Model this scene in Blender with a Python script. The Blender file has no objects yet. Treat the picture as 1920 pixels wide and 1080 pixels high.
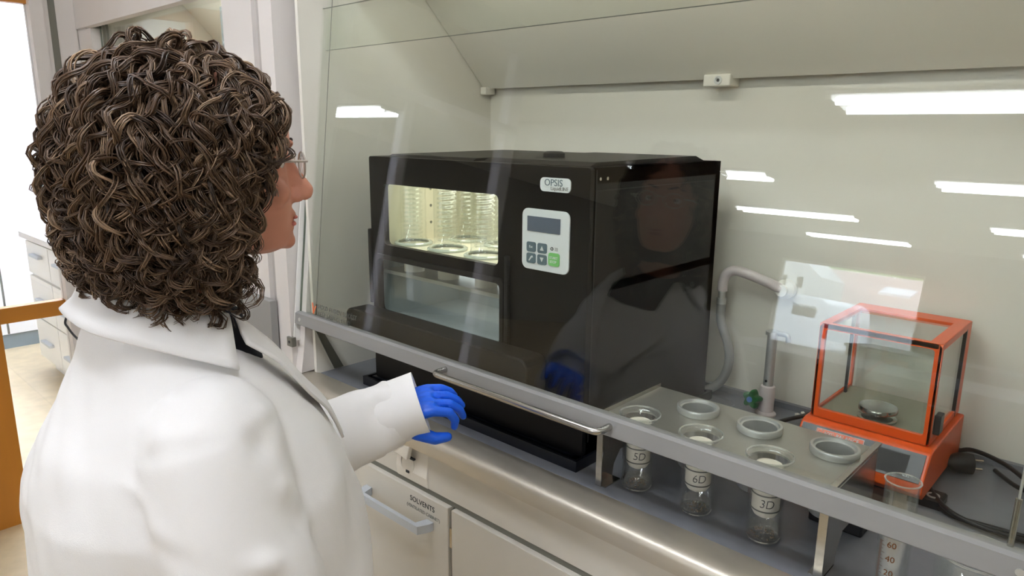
import bpy, bmesh, math, random
from mathutils import Vector, Matrix, noise
random.seed(7)
D = bpy.data
SC = bpy.context.scene
COL = SC.collection
PI = math.pi
TH = 0.116322839            # lean of the sash from the vertical

# ------------------------------------------------------------ camera, world, exposure
cd = D.cameras.new('camera'); cam = D.objects.new('camera', cd); COL.objects.link(cam)
yaw, pitch, roll, foc = 0.752754370, 0.221031976, -0.00888453915, 1335.10041
fw = Vector((-math.sin(yaw)*math.cos(pitch), math.cos(yaw)*math.cos(pitch), -math.sin(pitch)))
rt = Vector((math.cos(yaw), math.sin(yaw), 0)); dn = fw.cross(rt)
rt2 = math.cos(roll)*rt + math.sin(roll)*dn; dn2 = -math.sin(roll)*rt + math.cos(roll)*dn
m = Matrix((( rt2.x, -dn2.x, -fw.x, 0), (rt2.y, -dn2.y, -fw.y, 0), (rt2.z, -dn2.z, -fw.z, 1.57), (0, 0, 0, 1)))
cam.matrix_world = m
cd.sensor_width = 36; cd.lens = foc*36/1920; cd.clip_start = 0.02; cd.clip_end = 300
SC.camera = cam
w = D.worlds.new('sky'); SC.world = w; w.use_nodes = True
nt = w.node_tree; bgn = nt.nodes['Background']
tc = nt.nodes.new('ShaderNodeTexCoord'); sx = nt.nodes.new('ShaderNodeSeparateXYZ'); rp = nt.nodes.new('ShaderNodeValToRGB')
nt.links.new(tc.outputs['Generated'], sx.inputs[0]); nt.links.new(sx.outputs['Z'], rp.inputs[0]); nt.links.new(rp.outputs[0], bgn.inputs[0])
rp.color_ramp.elements[0].color = (0.86, 0.92, 1.0, 1); rp.color_ramp.elements[1].color = (0.70, 0.82, 1.0, 1)
bgn.inputs[1].default_value = 8.0
LAMP = 20.0                 # radiance of the ceiling tubes
vs = SC.view_settings
vs.view_transform = 'Standard'; vs.look = 'None'; vs.gamma = 1.0; vs.exposure = 0.47
try: vs.use_curve_mapping = False
except Exception: pass
SC.cycles.transparent_max_bounces = 32

# ------------------------------------------------------------ materials
def lin(c):
    return tuple((x/255/12.92 if x/255 <= .04045 else ((x/255+.055)/1.055)**2.4) for x in c)
def mat(name, rgb, rough=.5, metal=0., var=0., scale=8., bump=0., bscale=200., spec=.5, emit=None, estr=0., stretch=(1,1,1), coat=0.):
    mt = D.materials.new(name); mt.use_nodes = True; n = mt.node_tree; b = n.nodes['Principled BSDF']
    c = lin(rgb) + (1,)
    b.inputs['Base Color'].default_value = c; b.inputs['Roughness'].default_value = rough; b.inputs['Metallic'].default_value = metal
    b.inputs['Specular IOR Level'].default_value = spec; b.inputs['Coat Weight'].default_value = coat
    if emit:
        b.inputs['Emission Color'].default_value = lin(emit)+(1,); b.inputs['Emission Strength'].default_value = estr
    t = n.nodes.new('ShaderNodeTexCoord'); mp = n.nodes.new('ShaderNodeMapping'); mp.inputs['Scale'].default_value = stretch
    n.links.new(t.outputs['Object'], mp.inputs[0])
    nz = n.nodes.new('ShaderNodeTexNoise'); nz.inputs['Scale'].default_value = scale; nz.inputs['Detail'].default_value = 5
    n.links.new(mp.outputs[0], nz.inputs['Vector'])
    v = max(var, .015)
    r = n.nodes.new('ShaderNodeValToRGB')
    r.color_ramp.elements[0].position = .3; r.color_ramp.elements[1].position = .7
    r.color_ramp.elements[0].color = tuple(x*(1-v) for x in c[:3])+(1,); r.color_ramp.elements[1].color = tuple(min(1, x*(1+v)) for x in c[:3])+(1,)
    n.links.new(nz.outputs[0], r.inputs[0]); n.links.new(r.outputs[0], b.inputs['Base Color'])
    if bump:
        nb = n.nodes.new('ShaderNodeTexNoise'); nb.inputs['Scale'].default_value = bscale; n.links.new(mp.outputs[0], nb.inputs['Vector'])
        bp = n.nodes.new('ShaderNodeBump'); bp.inputs['Strength'].default_value = bump; bp.inputs['Distance'].default_value = .002
        n.links.new(nb.outputs[0], bp.inputs['Height']); n.links.new(bp.outputs[0], b.inputs['Normal'])
    return mt
def glass(name, tint=(.97,.985,.975), f0=.04, haze=0., hazecol=(.8,.8,.78)):
    """clear glass: Fresnel (Schlick, the same from both sides) mix of clear and mirror"""
    mt = D.materials.new(name); mt.use_nodes = True; n = mt.node_tree; n.nodes.clear()
    out = n.nodes.new('ShaderNodeOutputMaterial'); mx = n.nodes.new('ShaderNodeMixShader')
    tr = n.nodes.new('ShaderNodeBsdfTransparent'); tr.inputs[0].default_value = tint+(1,)
    gl = n.nodes.new('ShaderNodeBsdfGlossy'); gl.inputs['Roughness'].default_value = 0.0; gl.inputs['Color'].default_value = (1,1,1,1)
    g = n.nodes.new('ShaderNodeNewGeometry')
    dt = n.nodes.new('ShaderNodeVectorMath'); dt.operation = 'DOT_PRODUCT'
    n.links.new(g.outputs['Normal'], dt.inputs[0]); n.links.new(g.outputs['Incoming'], dt.inputs[1])
    def ma(op, a, b=None):
        q = n.nodes.new('ShaderNodeMath'); q.operation = op; q.use_clamp = op != 'POWER' and False
        for i, s in enumerate((a, b)):
            if s is None: continue
            if isinstance(s, (int, float)): q.inputs[i].default_value = s
            else: n.links.new(s, q.inputs[i])
        return q.outputs[0]
    c = ma('ABSOLUTE', dt.outputs['Value']); k = ma('SUBTRACT', 1.0, c); k = ma('MAXIMUM', k, 0.0)
    p = ma('POWER', k, 5.0); p = ma('MULTIPLY', p, 1-f0); p = ma('ADD', p, f0)
    n.links.new(p, mx.inputs[0]); n.links.new(tr.outputs[0], mx.inputs[1]); n.links.new(gl.outputs[0], mx.inputs[2])
    last = mx.outputs[0]
    if haze:
        df = n.nodes.new('ShaderNodeBsdfDiffuse'); df.inputs[0].default_value = hazecol+(1,)
        m2 = n.nodes.new('ShaderNodeMixShader'); m2.inputs[0].default_value = haze
        n.links.new(last, m2.inputs[1]); n.links.new(df.outputs[0], m2.inputs[2]); last = m2.outputs[0]
    n.links.new(last, out.inputs[0]); return mt
def emis(name, rgb, s):
    mt = D.materials.new(name); mt.use_nodes = True; n = mt.node_tree; n.nodes.clear()
    o = n.nodes.new('ShaderNodeOutputMaterial'); e = n.nodes.new('ShaderNodeEmission')
    e.inputs[0].default_value = lin(rgb)+(1,); e.inputs[1].default_value = s; n.links.new(e.outputs[0], o.inputs[0]); return mt

M = dict(
 wall=mat('wall_paint', (214,211,204), .8, var=.02), ceil=mat('ceiling_paint', (226,224,218), .9, var=.02),
 floor=mat('linoleum', (196,176,140), .35, var=.10, scale=14), hood=mat('hood_panel', (221,217,205), .45, var=.012, scale=3),
 hoodw=mat('hood_white', (216,210,205), .4, var=.01), sashgrey=mat('sash_aluminium', (142,141,139), .5, .1, var=.02),
 slate=mat('worktop_slate', (114,116,122), .42, var=.06, scale=20, bump=.05), trim=mat('edge_trim_metal', (200,193,179), .42, .75, var=.02, scale=5, stretch=(.3,6,6)),
 cab=mat('cabinet_white', (208,203,192), .42, var=.01), benchbrown=mat('bench_brown', (96,84,70), .5, var=.1), sashink=mat('sash_ink', (92,92,84), .7), joint=mat('joint_grey', (176,170,164), .6), gapm=mat('gap_strip', (112,111,100), .6), handle=mat('handle_silver', (196,202,208), .5, .15),
 steel=mat('brushed_steel', (178,176,170), .22, .95, var=.06, scale=30, stretch=(.3,6,6)), steelplate=mat('rack_steel', (176,174,166), .35, .7, var=.05, scale=12),
 alu=mat('satin_aluminium', (196,197,194), .38, .6), black=mat('black_enamel', (9,8,10), .4, var=.1, spec=.2),
 black2=mat('black_plastic', (18,17,19), .5, spec=.4), navy=mat('navy_tray', (11,14,24), .32, spec=.5), cream=mat('cream_liner', (232,226,204), .5),
 orange=mat('orange_enamel', (222,86,22), .33, var=.03), panelblack=mat('display_black', (38,36,36), .3),
 paper=mat('white_plate', (232,236,236), .35), lcd=mat('lcd_slate', (98,108,122), .15), slateb=mat('key_slate', (96,116,124), .4), greenb=mat('key_green', (130,206,118), .4),
 ink=mat('black_ink', (30,30,32), .6), inkgrey=mat('grey_ink', (124,124,116), .6), brown=mat('brown_ink', (112,64,14), .6), wht=mat('white_ink', (232,236,234), .6),
 orangeink=mat('orange_ink', (236,120,70), .6), thimble=mat('cellulose_white', (226,220,206), .85, var=.03, bump=.2),
 greenk=mat('green_knob', (22,96,48), .35), bluek=mat('blue_disc', (70,120,190), .4), pinkish=mat('valve_body', (206,196,194), .4),
 hose=mat('grey_hose', (140,140,138), .5), cable=mat('black_rubber', (24,23,23), .45), brass=mat('plug_pin', (196,186,170), .25, .9),
 wood=mat('oiled_wood', (188,122,40), .4, var=.16, scale=5, stretch=(1,1,.12), bump=.1, bscale=40), woodh=mat('oiled_wood_rail', (188,122,40), .4, var=.16, scale=5, stretch=(1,.12,1)),
 plinth=mat('blue_grey_plinth', (128,140,144), .6, var=.06), skin=mat('skin', (206,142,118), .5, var=.05, scale=12),
 coat=mat('coat_cotton', (240,238,236), .85, var=.012, bump=.15, bscale=900), shirt=mat('dark_shirt', (20,24,38), .85), trousers=mat('dark_trousers', (44,50,66), .85),
 shoe=mat('shoe_leather', (40,34,30), .5), glove=mat('nitrile_blue', (8,92,222), .42, var=.05, bump=.3, bscale=160), frame=mat('spectacle_frame', (196,184,172), .3),
 eyew=mat('eye_white', (230,226,220), .2), iris=mat('iris', (70,60,40), .2), lips=mat('lips', (190,112,98), .45),
 tube=emis('lamp_tube', (240,245,255), LAMP), lampbody=mat('lamp_housing', (226,226,222), .5), fillpanel=emis('fill_panel_glow', (214,226,255), 38.),
 tiles=mat('roof_tiles', (206,184,176), .8, var=.1), render=mat('render_white', (222,222,218), .8), grass=mat('grass', (110,140,70), .9, var=.3), asphalt=mat('asphalt', (120,120,120), .9, var=.1),
 van=mat('van_white', (236,238,242), .3), dark=mat('dark_glass', (40,44,50), .15), tail=mat('tail_lamp', (180,30,30), .3), tyre=mat('tyre', (30,30,30), .8), white=mat('gloss_white', (236,234,230), .4),
 gsash=glass('sash_glass', (.965,.98,.962)), gclear=glass('clear_glass', (.96,.975,.965), haze=.004), gedge=mat('glass_edge', (92,104,88), .3), gwin=glass('window_glass', (.98,.99,.985)),
 gwall=glass('lab_glassware', (.975,.985,.98), f0=.08, haze=.01), gedge2=mat('glass_rim', (196,204,196), .12, .2), water=glass('clear_liquid', (.97,.96,.93), f0=.06, haze=.03, hazecol=(.7,.66,.55)),
 boil=mat('boiling_stones', (120,104,84), .8, var=.3, scale=60), grey=mat('grey_plastic', (110,108,98), .5), sockw=mat('socket_white', (226,220,208), .4), pan=mat('pan_steel', (170,168,160), .15, .95, stretch=(8,.4,1), var=.08, scale=20),
)
# wetter-looking hair: colour varies strand by strand
hm = D.materials.new('brown_hair'); hm.use_nodes = True; n_ = hm.node_tree; hb = n_.nodes['Principled BSDF']; hb.inputs['Roughness'].default_value = .42
at = n_.nodes.new('ShaderNodeAttribute'); at.attribute_name = 'strand'; hr = n_.nodes.new('ShaderNodeValToRGB')
hr.color_ramp.elements[0].color = lin((54,38,26))+(1,); hr.color_ramp.elements[1].color = lin((168,140,112))+(1,)
e_ = hr.color_ramp.elements.new(.55); e_.color = lin((98,74,54))+(1,)
n_.links.new(at.outputs['Fac'], hr.inputs[0]); n_.links.new(hr.outputs[0], hb.inputs['Base Color'])
M['hair'] = hm; M['hairbase'] = mat('hair_underlayer', (40,28,20), .7, var=.3, scale=40)

# ------------------------------------------------------------ mesh helpers
WL = {}
def link(name, me, mts, parent=None, smooth=False, loc=None):
    if not isinstance(mts, (list, tuple)): mts = [mts]
    xs = [v.co for v in me.vertices]
    if loc is None:
        c = Vector([(min(p[i] for p in xs)+max(p[i] for p in xs))/2 for i in range(3)])
    else: c = Vector(loc)
    me.transform(Matrix.Translation(-c))
    for k in mts: me.materials.append(k)
    if smooth:
        for p in me.polygons: p.use_smooth = True
    o = D.objects.new(name, me); COL.objects.link(o)
    WL[o.name] = c
    if parent: o.parent = parent; o.location = c - WL[parent.name]
    else: o.location = c
    return o
def obj(name, bm, mts, parent=None, smooth=False, auto=True, loc=None, bevel=0):
    bmesh.ops.recalc_face_normals(bm, faces=bm.faces[:])
    if smooth:
        for f in bm.faces: f.smooth = True
        if auto:
            for e in bm.edges:
                if len(e.link_faces) == 2 and e.calc_face_angle(0) > .7: e.smooth = False
    me = D.meshes.new(name); bm.to_mesh(me); bm.free()
    o = link(name, me, mts, parent, False, loc)
    if bevel:
        md = o.modifiers.new('bevel', 'BEVEL'); md.width = bevel; md.segments = 2; md.limit_method = 'ANGLE'
    return o
def thing(name, label, cat, loc, group=None):
    o = D.objects.new(name, None); COL.objects.link(o); o.location = loc; WL[o.name] = Vector(loc)
    o.empty_display_size = .05
    return tag(o, label, cat, group)
def tag(o, label, cat, group=None):
    o['label'] = label; o['category'] = cat
    if group: o['group'] = group
    return o
def struct(name, bm, mts, parent=None, **k):
    o = obj(name, bm, mts, parent, **k); o['kind'] = 'structure'; return o
def box(bm, x0, x1, y0, y1, z0, z1, mi=0):
    v = [bm.verts.new(p) for p in [(x0,y0,z0),(x1,y0,z0),(x1,y1,z0),(x0,y1,z0),(x0,y0,z1),(x1,y0,z1),(x1,y1,z1),(x0,y1,z1)]]
    for f in [(0,3,2,1),(4,5,6,7),(0,1,5,4),(1,2,6,5),(2,3,7,6),(3,0,4,7)]:
        q = bm.faces.new([v[i] for i in f]); q.material_index = mi
    return bm
def B(*a):
    bm = bmesh.new()
    if a and not isinstance(a[0], (tuple, list)): a = [a]
    for q in a: box(bm, *q)
    return bm
def frames(pts):
    pts = [Vector(p) for p in pts]; out = []
    T0 = (pts[1]-pts[0]).normalized(); nrm = T0.orthogonal().normalized()
    for i, p in enumerate(pts):
        T = (pts[min(i+1, len(pts)-1)]-pts[max(i-1, 0)])
        T = T.normalized() if T.length > 1e-9 else T0
        nrm = (nrm - nrm.dot(T)*T); nrm = nrm.normalized() if nrm.length > 1e-6 else T.orthogonal().normalized()
        out.append((p, nrm.copy(), T.cross(nrm)))
    return out
def tube(bm, pts, r, n=10, caps=True, mi=0, closed=False):
    fr = frames(pts); rings = []
    for i, (p, a, b) in enumerate(fr):
        ri = r[i] if isinstance(r, (list, tuple)) else r
        rings.append([bm.verts.new(p+ri*(math.cos(2*PI*k/n)*a+math.sin(2*PI*k/n)*b)) for k in range(n)])
    for i in range(len(rings)-1):
        for k in range(n):
            f = bm.faces.new((rings[i][k], rings[i][(k+1)%n], rings[i+1][(k+1)%n], rings[i+1][k])); f.material_index = mi
    if caps:
        f = bm.faces.new(rings[0][::-1]); f.material_index = mi; f = bm.faces.new(rings[-1]); f.material_index = mi
    return bm
def smoothpath(pts, sub=8):
    P = [Vector(p) for p in pts]; P = [P[0]*2-P[1]]+P+[P[-1]*2-P[-2]]; out = []
    for i in range(1, len(P)-2):
        for k in range(sub):
            t = k/sub; a, b, c, d = P[i-1:i+3]
            out.append(.5*((2*b)+(-a+c)*t+(2*a-5*b+4*c-d)*t*t+(-a+3*b-3*c+d)*t**3))
    out.append(P[-2]); return out
def lathe(bm, cx, cy, prof, n=32, mi=0, caps=True, axis='z', cz=0):
    """prof: list of (r, h); revolved round a vertical axis (or along y)"""
    rings = []
    for r, h in prof:
        ring = []
        for k in range(n):
            a = 2*PI*k/n
            if axis == 'z': p = (cx+r*math.cos(a), cy+r*math.sin(a), cz+h)
            elif axis == 'y': p = (cx+r*math.cos(a), cy+h, cz+r*math.sin(a))
            else: p = (cx+h, cy+r*math.cos(a), cz+r*math.sin(a))
            ring.append(bm.verts.new(p))
        rings.append(ring)
    for i in range(len(rings)-1):
        for k in range(n):
            f = bm.faces.new((rings[i][k], rings[i][(k+1)%n], rings[i+1][(k+1)%n], rings[i+1][k])); f.material_index = mi
    if caps:
        for q in (rings[0], rings[-1]):
            f = bm.faces.new(q); f.material_index = mi
    return bm
def prism(bm, prof, x0, x1, axis='x', mi=0):
    """closed profile extruded; axis x: prof is (y,z); axis y: prof is (x,z)"""
    def P(a, b, t): return (t, a, b) if axis == 'x' else ((a, t, b) if axis == 'y' else (a, b, t))
    A = [bm.verts.new(P(a, b, x0)) for a, b in prof]; Bv = [bm.verts.new(P(a, b, x1)) for a, b in prof]
    bm.faces.new(A).material_index = mi; bm.faces.new(Bv[::-1]).material_index = mi
    for i in range(len(prof)):
        j = (i+1) % len(prof); bm.faces.new((A[i], A[j], Bv[j], Bv[i])).material_index = mi
    return bm
def rrect(x0, x1, z0, z1, r, n=5):
    out = []
    for cx, cz, a0 in ((x1-r, z1-r, 0), (x0+r, z1-r, 90), (x0+r, z0+r, 180), (x1-r, z0+r, 270)):
        for k in range(n+1):
            a = math.radians(a0+90*k/n); out.append((cx+r*math.cos(a), cz+r*math.sin(a)))
    return out
def flat_with_holes(outer, holes, thick, to_world):
    """a plate outline with holes filled by a 2-D curve, made into a mesh; to_world maps (u, v, w)"""
    cu = D.curves.new('tmp', 'CURVE'); cu.dimensions = '2D'; cu.fill_mode = 'BOTH'; cu.extrude = thick/2
    for pl in [outer]+holes:
        s = cu.splines.new('POLY'); s.points.add(len(pl)-1); s.use_cyclic_u = True
        for i, (a, b) in enumerate(pl): s.points[i].co = (a, b, 0, 1)
    o = D.objects.new('tmp', cu); COL.objects.link(o); dg = bpy.context.evaluated_depsgraph_get(); dg.update()
    me = D.meshes.new_from_object(o.evaluated_get(dg)); D.objects.remove(o)
    me.materials.clear()
    for v in me.vertices: v.co = to_world(*v.co)
    bm = bmesh.new(); bm.from_mesh(me); D.meshes.remove(me); return bm
def text(name, s, size, org, ux, uy, mt, parent, ext=.0003, align='LEFT', shear=0., space=1., tagv=None):
    """lettering laid from org along ux with height along uy"""
    cu = D.curves.new('tmp', 'FONT'); cu.body = s; cu.size = size; cu.extrude = ext; cu.align_x = align; cu.shear = shear; cu.space_character = space
    cu.resolution_u = 4
    o = D.objects.new('tmp', cu); COL.objects.link(o); dg = bpy.context.evaluated_depsgraph_get(); dg.update()
    me = D.meshes.new_from_object(o.evaluated_get(dg)); D.objects.remove(o); me.materials.clear()
    ux = Vector(ux).normalized(); uy = Vector(uy).normalized(); uz = ux.cross(uy); org = Vector(org)
    for v in me.vertices: v.co = org+ux*v.co.x+uy*v.co.y+uz*v.co.z
    return link(name, me, mt, parent)
def pane(x0, x1, y0, y1, z0, z1, thin='y'):
    bm = B(x0, x1, y0, y1, z0, z1); bmesh.ops.recalc_face_normals(bm, faces=bm.faces[:])
    ax = 'xyz'.index(thin)
    for f in bm.faces:
        if abs(f.normal[ax]) < .9: f.material_index = 1
    return bm
def spane(x0, x1, s0, s1, off, th=.006):
    """a pane lying in the leaning sash plane; s along the slope from z=1.04, off behind it"""
    bm = bmesh.new()
    v = [bm.verts.new(sp(x, s, o)) for o in (off, off+th) for x, s in ((x0,s0),(x1,s0),(x1,s1),(x0,s1))]
    for i, f in enumerate([(0,1,2,3),(7,6,5,4),(0,4,5,1),(1,5,6,2),(2,6,7,3),(3,7,4,0)]):
        bm.faces.new([v[k] for k in f]).material_index = 0 if i < 2 else 1
    return bm
def sp(x, s, off):   # sash plane coordinates -> world
    return Vector((x, .975+s*math.sin(TH)+off*math.cos(TH), 1.04+s*math.cos(TH)-off*math.sin(TH)))
def zs(z): return (z-1.04)/math.cos(TH)
def remesh(bm, vox, sm=3, fac=.6, name='body'):
    me = D.meshes.new('tmp'); bm.to_mesh(me); bm.free(); o = D.objects.new('tmp', me); COL.objects.link(o)
    md = o.modifiers.new('r', 'REMESH'); md.mode = 'VOXEL'; md.voxel_size = vox
    if sm:
        s = o.modifiers.new('s', 'SMOOTH'); s.iterations = sm; s.factor = fac
    dg = bpy.context.evaluated_depsgraph_get(); dg.update()
    out = D.meshes.new_from_object(o.evaluated_get(dg)); D.objects.remove(o); D.meshes.remove(me); out.name = name
    return out

# ------------------------------------------------------------ room shell
CZ = 2.75
struct('floor', B(-9.5, 4, -14.3, 1.95, -.1, 0), M['floor'])
struct('ceiling', B(-9.5, 4, -14.3, 1.95, CZ, CZ+.1), M['ceil'])
struct('wall_back', B(-9.6, 4.1, 1.85, 1.95, 0, CZ), M['wall'])
struct('wall_right', B(4, 4.1, -14.3, 1.85, 0, CZ), M['wall'])
struct('wall_far_left', B(-9.6, -9.5, -14.3, 1.85, 0, CZ), M['wall'])
WY = -14.0
struct('wall_front', B((-9.6,-6.45,WY-.3,WY,0,CZ), (-3.5,4.1,WY-.3,WY,0,CZ), (-6.45,-3.5,WY-.3,WY,0,.3), (-6.45,-3.5,WY-.3,WY,2.24,CZ)), M['wall'])
wn = struct('window_1', B((-6.45,-6.40,WY-.2,WY-.1,.3,2.24), (-3.55,-3.5,WY-.2,WY-.1,.3,2.24), (-6.40,-3.55,WY-.2,WY-.1,.3,.35), (-6.40,-3.55,WY-.2,WY-.1,2.19,2.24)), M['white'])
obj('pane', pane(-6.40,-3.55,WY-.16,WY-.15,.35,2.19), [M['gwin'], M['gedge']], wn)
M['wall2'] = mat('dimmed_far_wall', (140,132,118), .8)  # far walls darkened to weaken their reflection in the sash
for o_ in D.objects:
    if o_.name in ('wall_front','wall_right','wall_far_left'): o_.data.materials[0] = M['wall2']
# left partition with glazed wooden door
XL = -3.19
struct('wall_left', B((XL-.1,XL,.95,1.85,0,CZ), (XL-.1,XL,-1.3,.95,2.62,CZ)), M['wall'])
struct('trim_1', B((XL-.06,XL+.015,.80,.845,0,2.62), (XL-.06,XL+.006,.845,.95,0,2.62)), M['hoodw'])
struct('trim_2', B((XL,XL+.008,.862,.885,0,2.62)), M['gapm'])
dr = struct('door_1', B((XL-.06,XL-.01,.44,.575,0,2.06)), M['wood'])
obj('rail', B(XL-.055,XL-.015,.575,.80,.822,.882), M['woodh'], dr)
obj('rail', B(XL-.055,XL-.015,.575,.80,2.0,2.06), M['woodh'], dr)
obj('pane', pane(XL-.038,XL-.032,.575,.80,.0,2.0,'x'), [M['gwin'], M['gedge']], dr)
obj('pane', pane(XL-.038,XL-.032,-.28,.44,.16,2.0,'x'), [M['gwin'], M['gedge']], dr)
struct('trim_3', B((XL-.08,XL,-1.3,.80,2.06,2.12), (XL-.08,XL,-1.3,.80,2.56,2.62), (XL-.08,XL,-1.3,-1.2,0,2.62)), M['hoodw'])
struct('trim_5', B((XL-.055,XL-.015,-.40,.44,.0,.16), (XL-.055,XL-.015,-.40,.44,2.0,2.06)), M['hoodw'])
struct('trim_4', B((XL-.07,XL-.005,-1.2,-.42,.0,.1), (XL-.07,XL-.005,-.46,-.40,.1,2.06)), M['hoodw'])

# ceiling lamps: two tubes each, in rows parallel to the hoods
def lamp(x0, x1, y, label, first=None):
    t = thing('ceiling_lamp', label, 'lamp', ((x0+x1)/2, y, CZ), 'twin-tube ceiling lamps in rows')
    obj('housing', B((x0-.06,x1+.06,y-.19,y+.19,CZ-.025,CZ), (x0-.06,x0-.02,y-.17,y+.17,CZ-.055,CZ-.025), (x1+.02,x1+.06,y-.17,y+.17,CZ-.055,CZ-.025)), M['lampbody'], t)
    for dy in (-.12, .12):
        obj('tube', lathe(bmesh.new(), x0, y+dy, [(.028,0),(.028,x1-x0)], 12, axis='x', cz=CZ-.056), M['tube'], t, smooth=True)
    return t
for y, rn in ((.1,'the row right above the hood front'), (-2.98,'the first row mirrored in the sash'), (-6.05,'the second row mirrored in the sash'), (-9.37,'the third row mirrored in the sash'), (-12.63,'the far row by the window')):
    lamp(-1.80, .05, y, 'twin-tube ceiling lamp, middle one of '+rn); lamp(1.90, 3.75, y, 'twin-tube ceiling lamp, right-hand end of '+rn)
    if y < -4: lamp(-5.42, -3.57, y, 'twin-tube ceiling lamp, left-hand one of '+rn)
lamp(-8.65, -6.82, -2.98, 'twin-tube ceiling lamp of the room behind the glazed door')
# the bright room behind the glazed door
for x, y in ((-3.75,1.35), (-4.55,1.35), (-5.35,1.35)):  # added unseen panels, in place of this room's daylight
    t = thing('fill_panel', 'added square light panel over the drawer bench, '+{-3.75:'nearest the glazed door',-4.55:'middle of three',-5.35:'by the tall cupboard'}[x], 'lamp', (x,y,CZ), 'added light panels behind the glazed door')
    obj('frame', B((x-.33,x+.33,y-.33,y+.33,CZ-.03,CZ)), M['lampbody'], t); obj('diffuser', B(x-.3,x+.3,y-.3,y+.3,CZ-.04,CZ-.03), M['fillpanel'], t)
t = thing('tall_cupboard', 'white tall cupboard with a dark door gap, behind the glazed door at far left', 'cupboard', (-6.2,.9,0))
obj('carcass', B(-6.5,-5.96,-.6,1.83,.1,2.4), M['white'], t)
obj('plinth', B(-6.45,-5.95,-.6,1.83,0,.1), M['plinth'], t)
for y0, y1 in ((-.59,.35), (.358,1.10)):
    obj('door', B(-5.958,-5.94,y0,y1,.105,2.38), M['white'], t)
obj('gap_strip', B(-5.958,-5.95,1.10,1.114,.105,2.38), M['gapm'], t); obj('door', B(-5.958,-5.94,1.114,1.83,.105,2.38), M['white'], t)
t = thing('drawer_bench', 'white bench with three handled drawers, behind the glazed door at far left', 'bench', (-4.6,1.5,0))
obj('carcass', B(-5.25,-3.35,1.15,1.83,.1,.88), M['white'], t); obj('worktop', B(-5.28,-3.33,1.11,1.83,.88,.915), M['hoodw'], t)
obj('plinth', B(-5.23,-3.37,1.2,1.8,0,.1), M['white'], t)
for k in range(4):
    x0 = -5.24+k*.47; 
    for z0 in (.66, .38, .11):
        d = obj('drawer', B(x0,x0+.46,1.132,1.15,z0,z0+(.2 if z0>.6 else .26)), M['white'], t)
        obj('handle', B(x0+.15,x0+.34,1.105,1.132,z0+.12,z0+.135), M['handle'], d)

for y0, lb in ((-5.1,'nearer'), (-9.0,'farther')):  # benches added out of view, to darken what the sash reflects
    t = thing('added_bench', 'brown bench added behind the camera to darken the sash reflections, the %s one' % lb, 'bench', (0,y0,0), 'benches added to darken the sash reflections')
    obj('worktop', B(-2.9,3.2,y0,y0+1.3,.86,.9), M['slate'], t)
    for k in range(8): 
        d = obj('door', B(-2.85+k*.75,-2.12+k*.75,y0+1.26,y0+1.28,.1,.84), M['benchbrown'], t); obj('handle', B(-2.6+k*.75,-2.4+k*.75,y0+1.28,y0+1.30,.74,.755), M['handle'], d)
    obj('carcass', B(-2.88,3.18,y0+.03,y0+1.25,.0,.86), M['benchbrown'], t)
# ------------------------------------------------------------ outside the far window (mirrored in the sash)
struct('ground_outside', B(-60, 40, -120, -14.3, -.7, -.5), M['asphalt'])
bk = obj('grass_bank', prism(bmesh.new(), [(-50,-.5),(-50,3.2),(-56,5.2),(-95,7),(-95,-.5)], -50, 20), M['grass']); tag(bk, 'green grassy bank beyond the tiled roof outside', 'bank')
t = thing('outbuilding', 'low building with a reddish tiled roof and skylight, outside the far window', 'building', (-14,-40,-.12))
obj('wall', B(-24,-3,-45,-37.6,-.5,1.3), M['render'], t)
rf = bmesh.new()
for k in range(14):
    y = -37.0-k*.55; z = 1.35+k*.16
    prism(rf, [(y,z),(y,z+.07),(y-.60,z+.235),(y-.60,z+.165)], -24.4, -2.6)
obj('roof', rf, M['tiles'], t)
obj('skylight', prism(bmesh.new(), [(-40.4,2.3),(-40.4,2.55),(-41.8,2.95),(-41.8,2.7)], -11.4, -9.8), M['van'], t)
t = thing('gable_house', 'white gabled house standing left of the tiled roof outside', 'house', (-17,-33,-.12))
obj('wall', prism(bmesh.new(), [(-18.5,-.5),(-18.5,2.4),(-15.2,5.2),(-12.0,2.6),(-12.0,-.5)], -36.5, -33, 'y'), M['render'], t)
for x in (-13.9, -13.1): obj('window', B(x,x+.28,-32.99,-32.96,2.0,2.5), M['dark'], t)
t = thing('white_van', 'white delivery van parked outside the far window', 'van', (-8.8,-24,-.12))
vx0, vx1 = -10.4, -8.1
bm = prism(bmesh.new(), [(vx0,-.2),(vx0+.02,.9),(vx0+.14,1.40),(vx0+.42,1.55),(vx1-.42,1.55),(vx1-.14,1.40),(vx1-.02,.9),(vx1,-.2)], -28, -23.3, 'y')
obj('body', bm, M['van'], t, bevel=.05)
for x in (vx0+.35, vx1-.35):
    for y in (-24, -27.2): obj('wheel', lathe(bmesh.new(), x-.1, y, [(.3,0),(.33,.03),(.33,.17),(.3,.2)], 20, axis='x', cz=-.17), M['tyre'], t)
obj('rear_window', B(vx0+.95,vx0+1.75,-23.3,-23.28,.85,1.15), M['dark'], t)
for x in (vx0+.05, vx1-.17): obj('tail_lamp', B(x,x+.12,-23.3,-23.27,.2,.7), M['tail'], t)
text('lettering', 'OPSIS', .34, (vx1-.5,-23.27,1.0), (-1,0,0), (0,0,1), M['inkgrey'], t)

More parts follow.
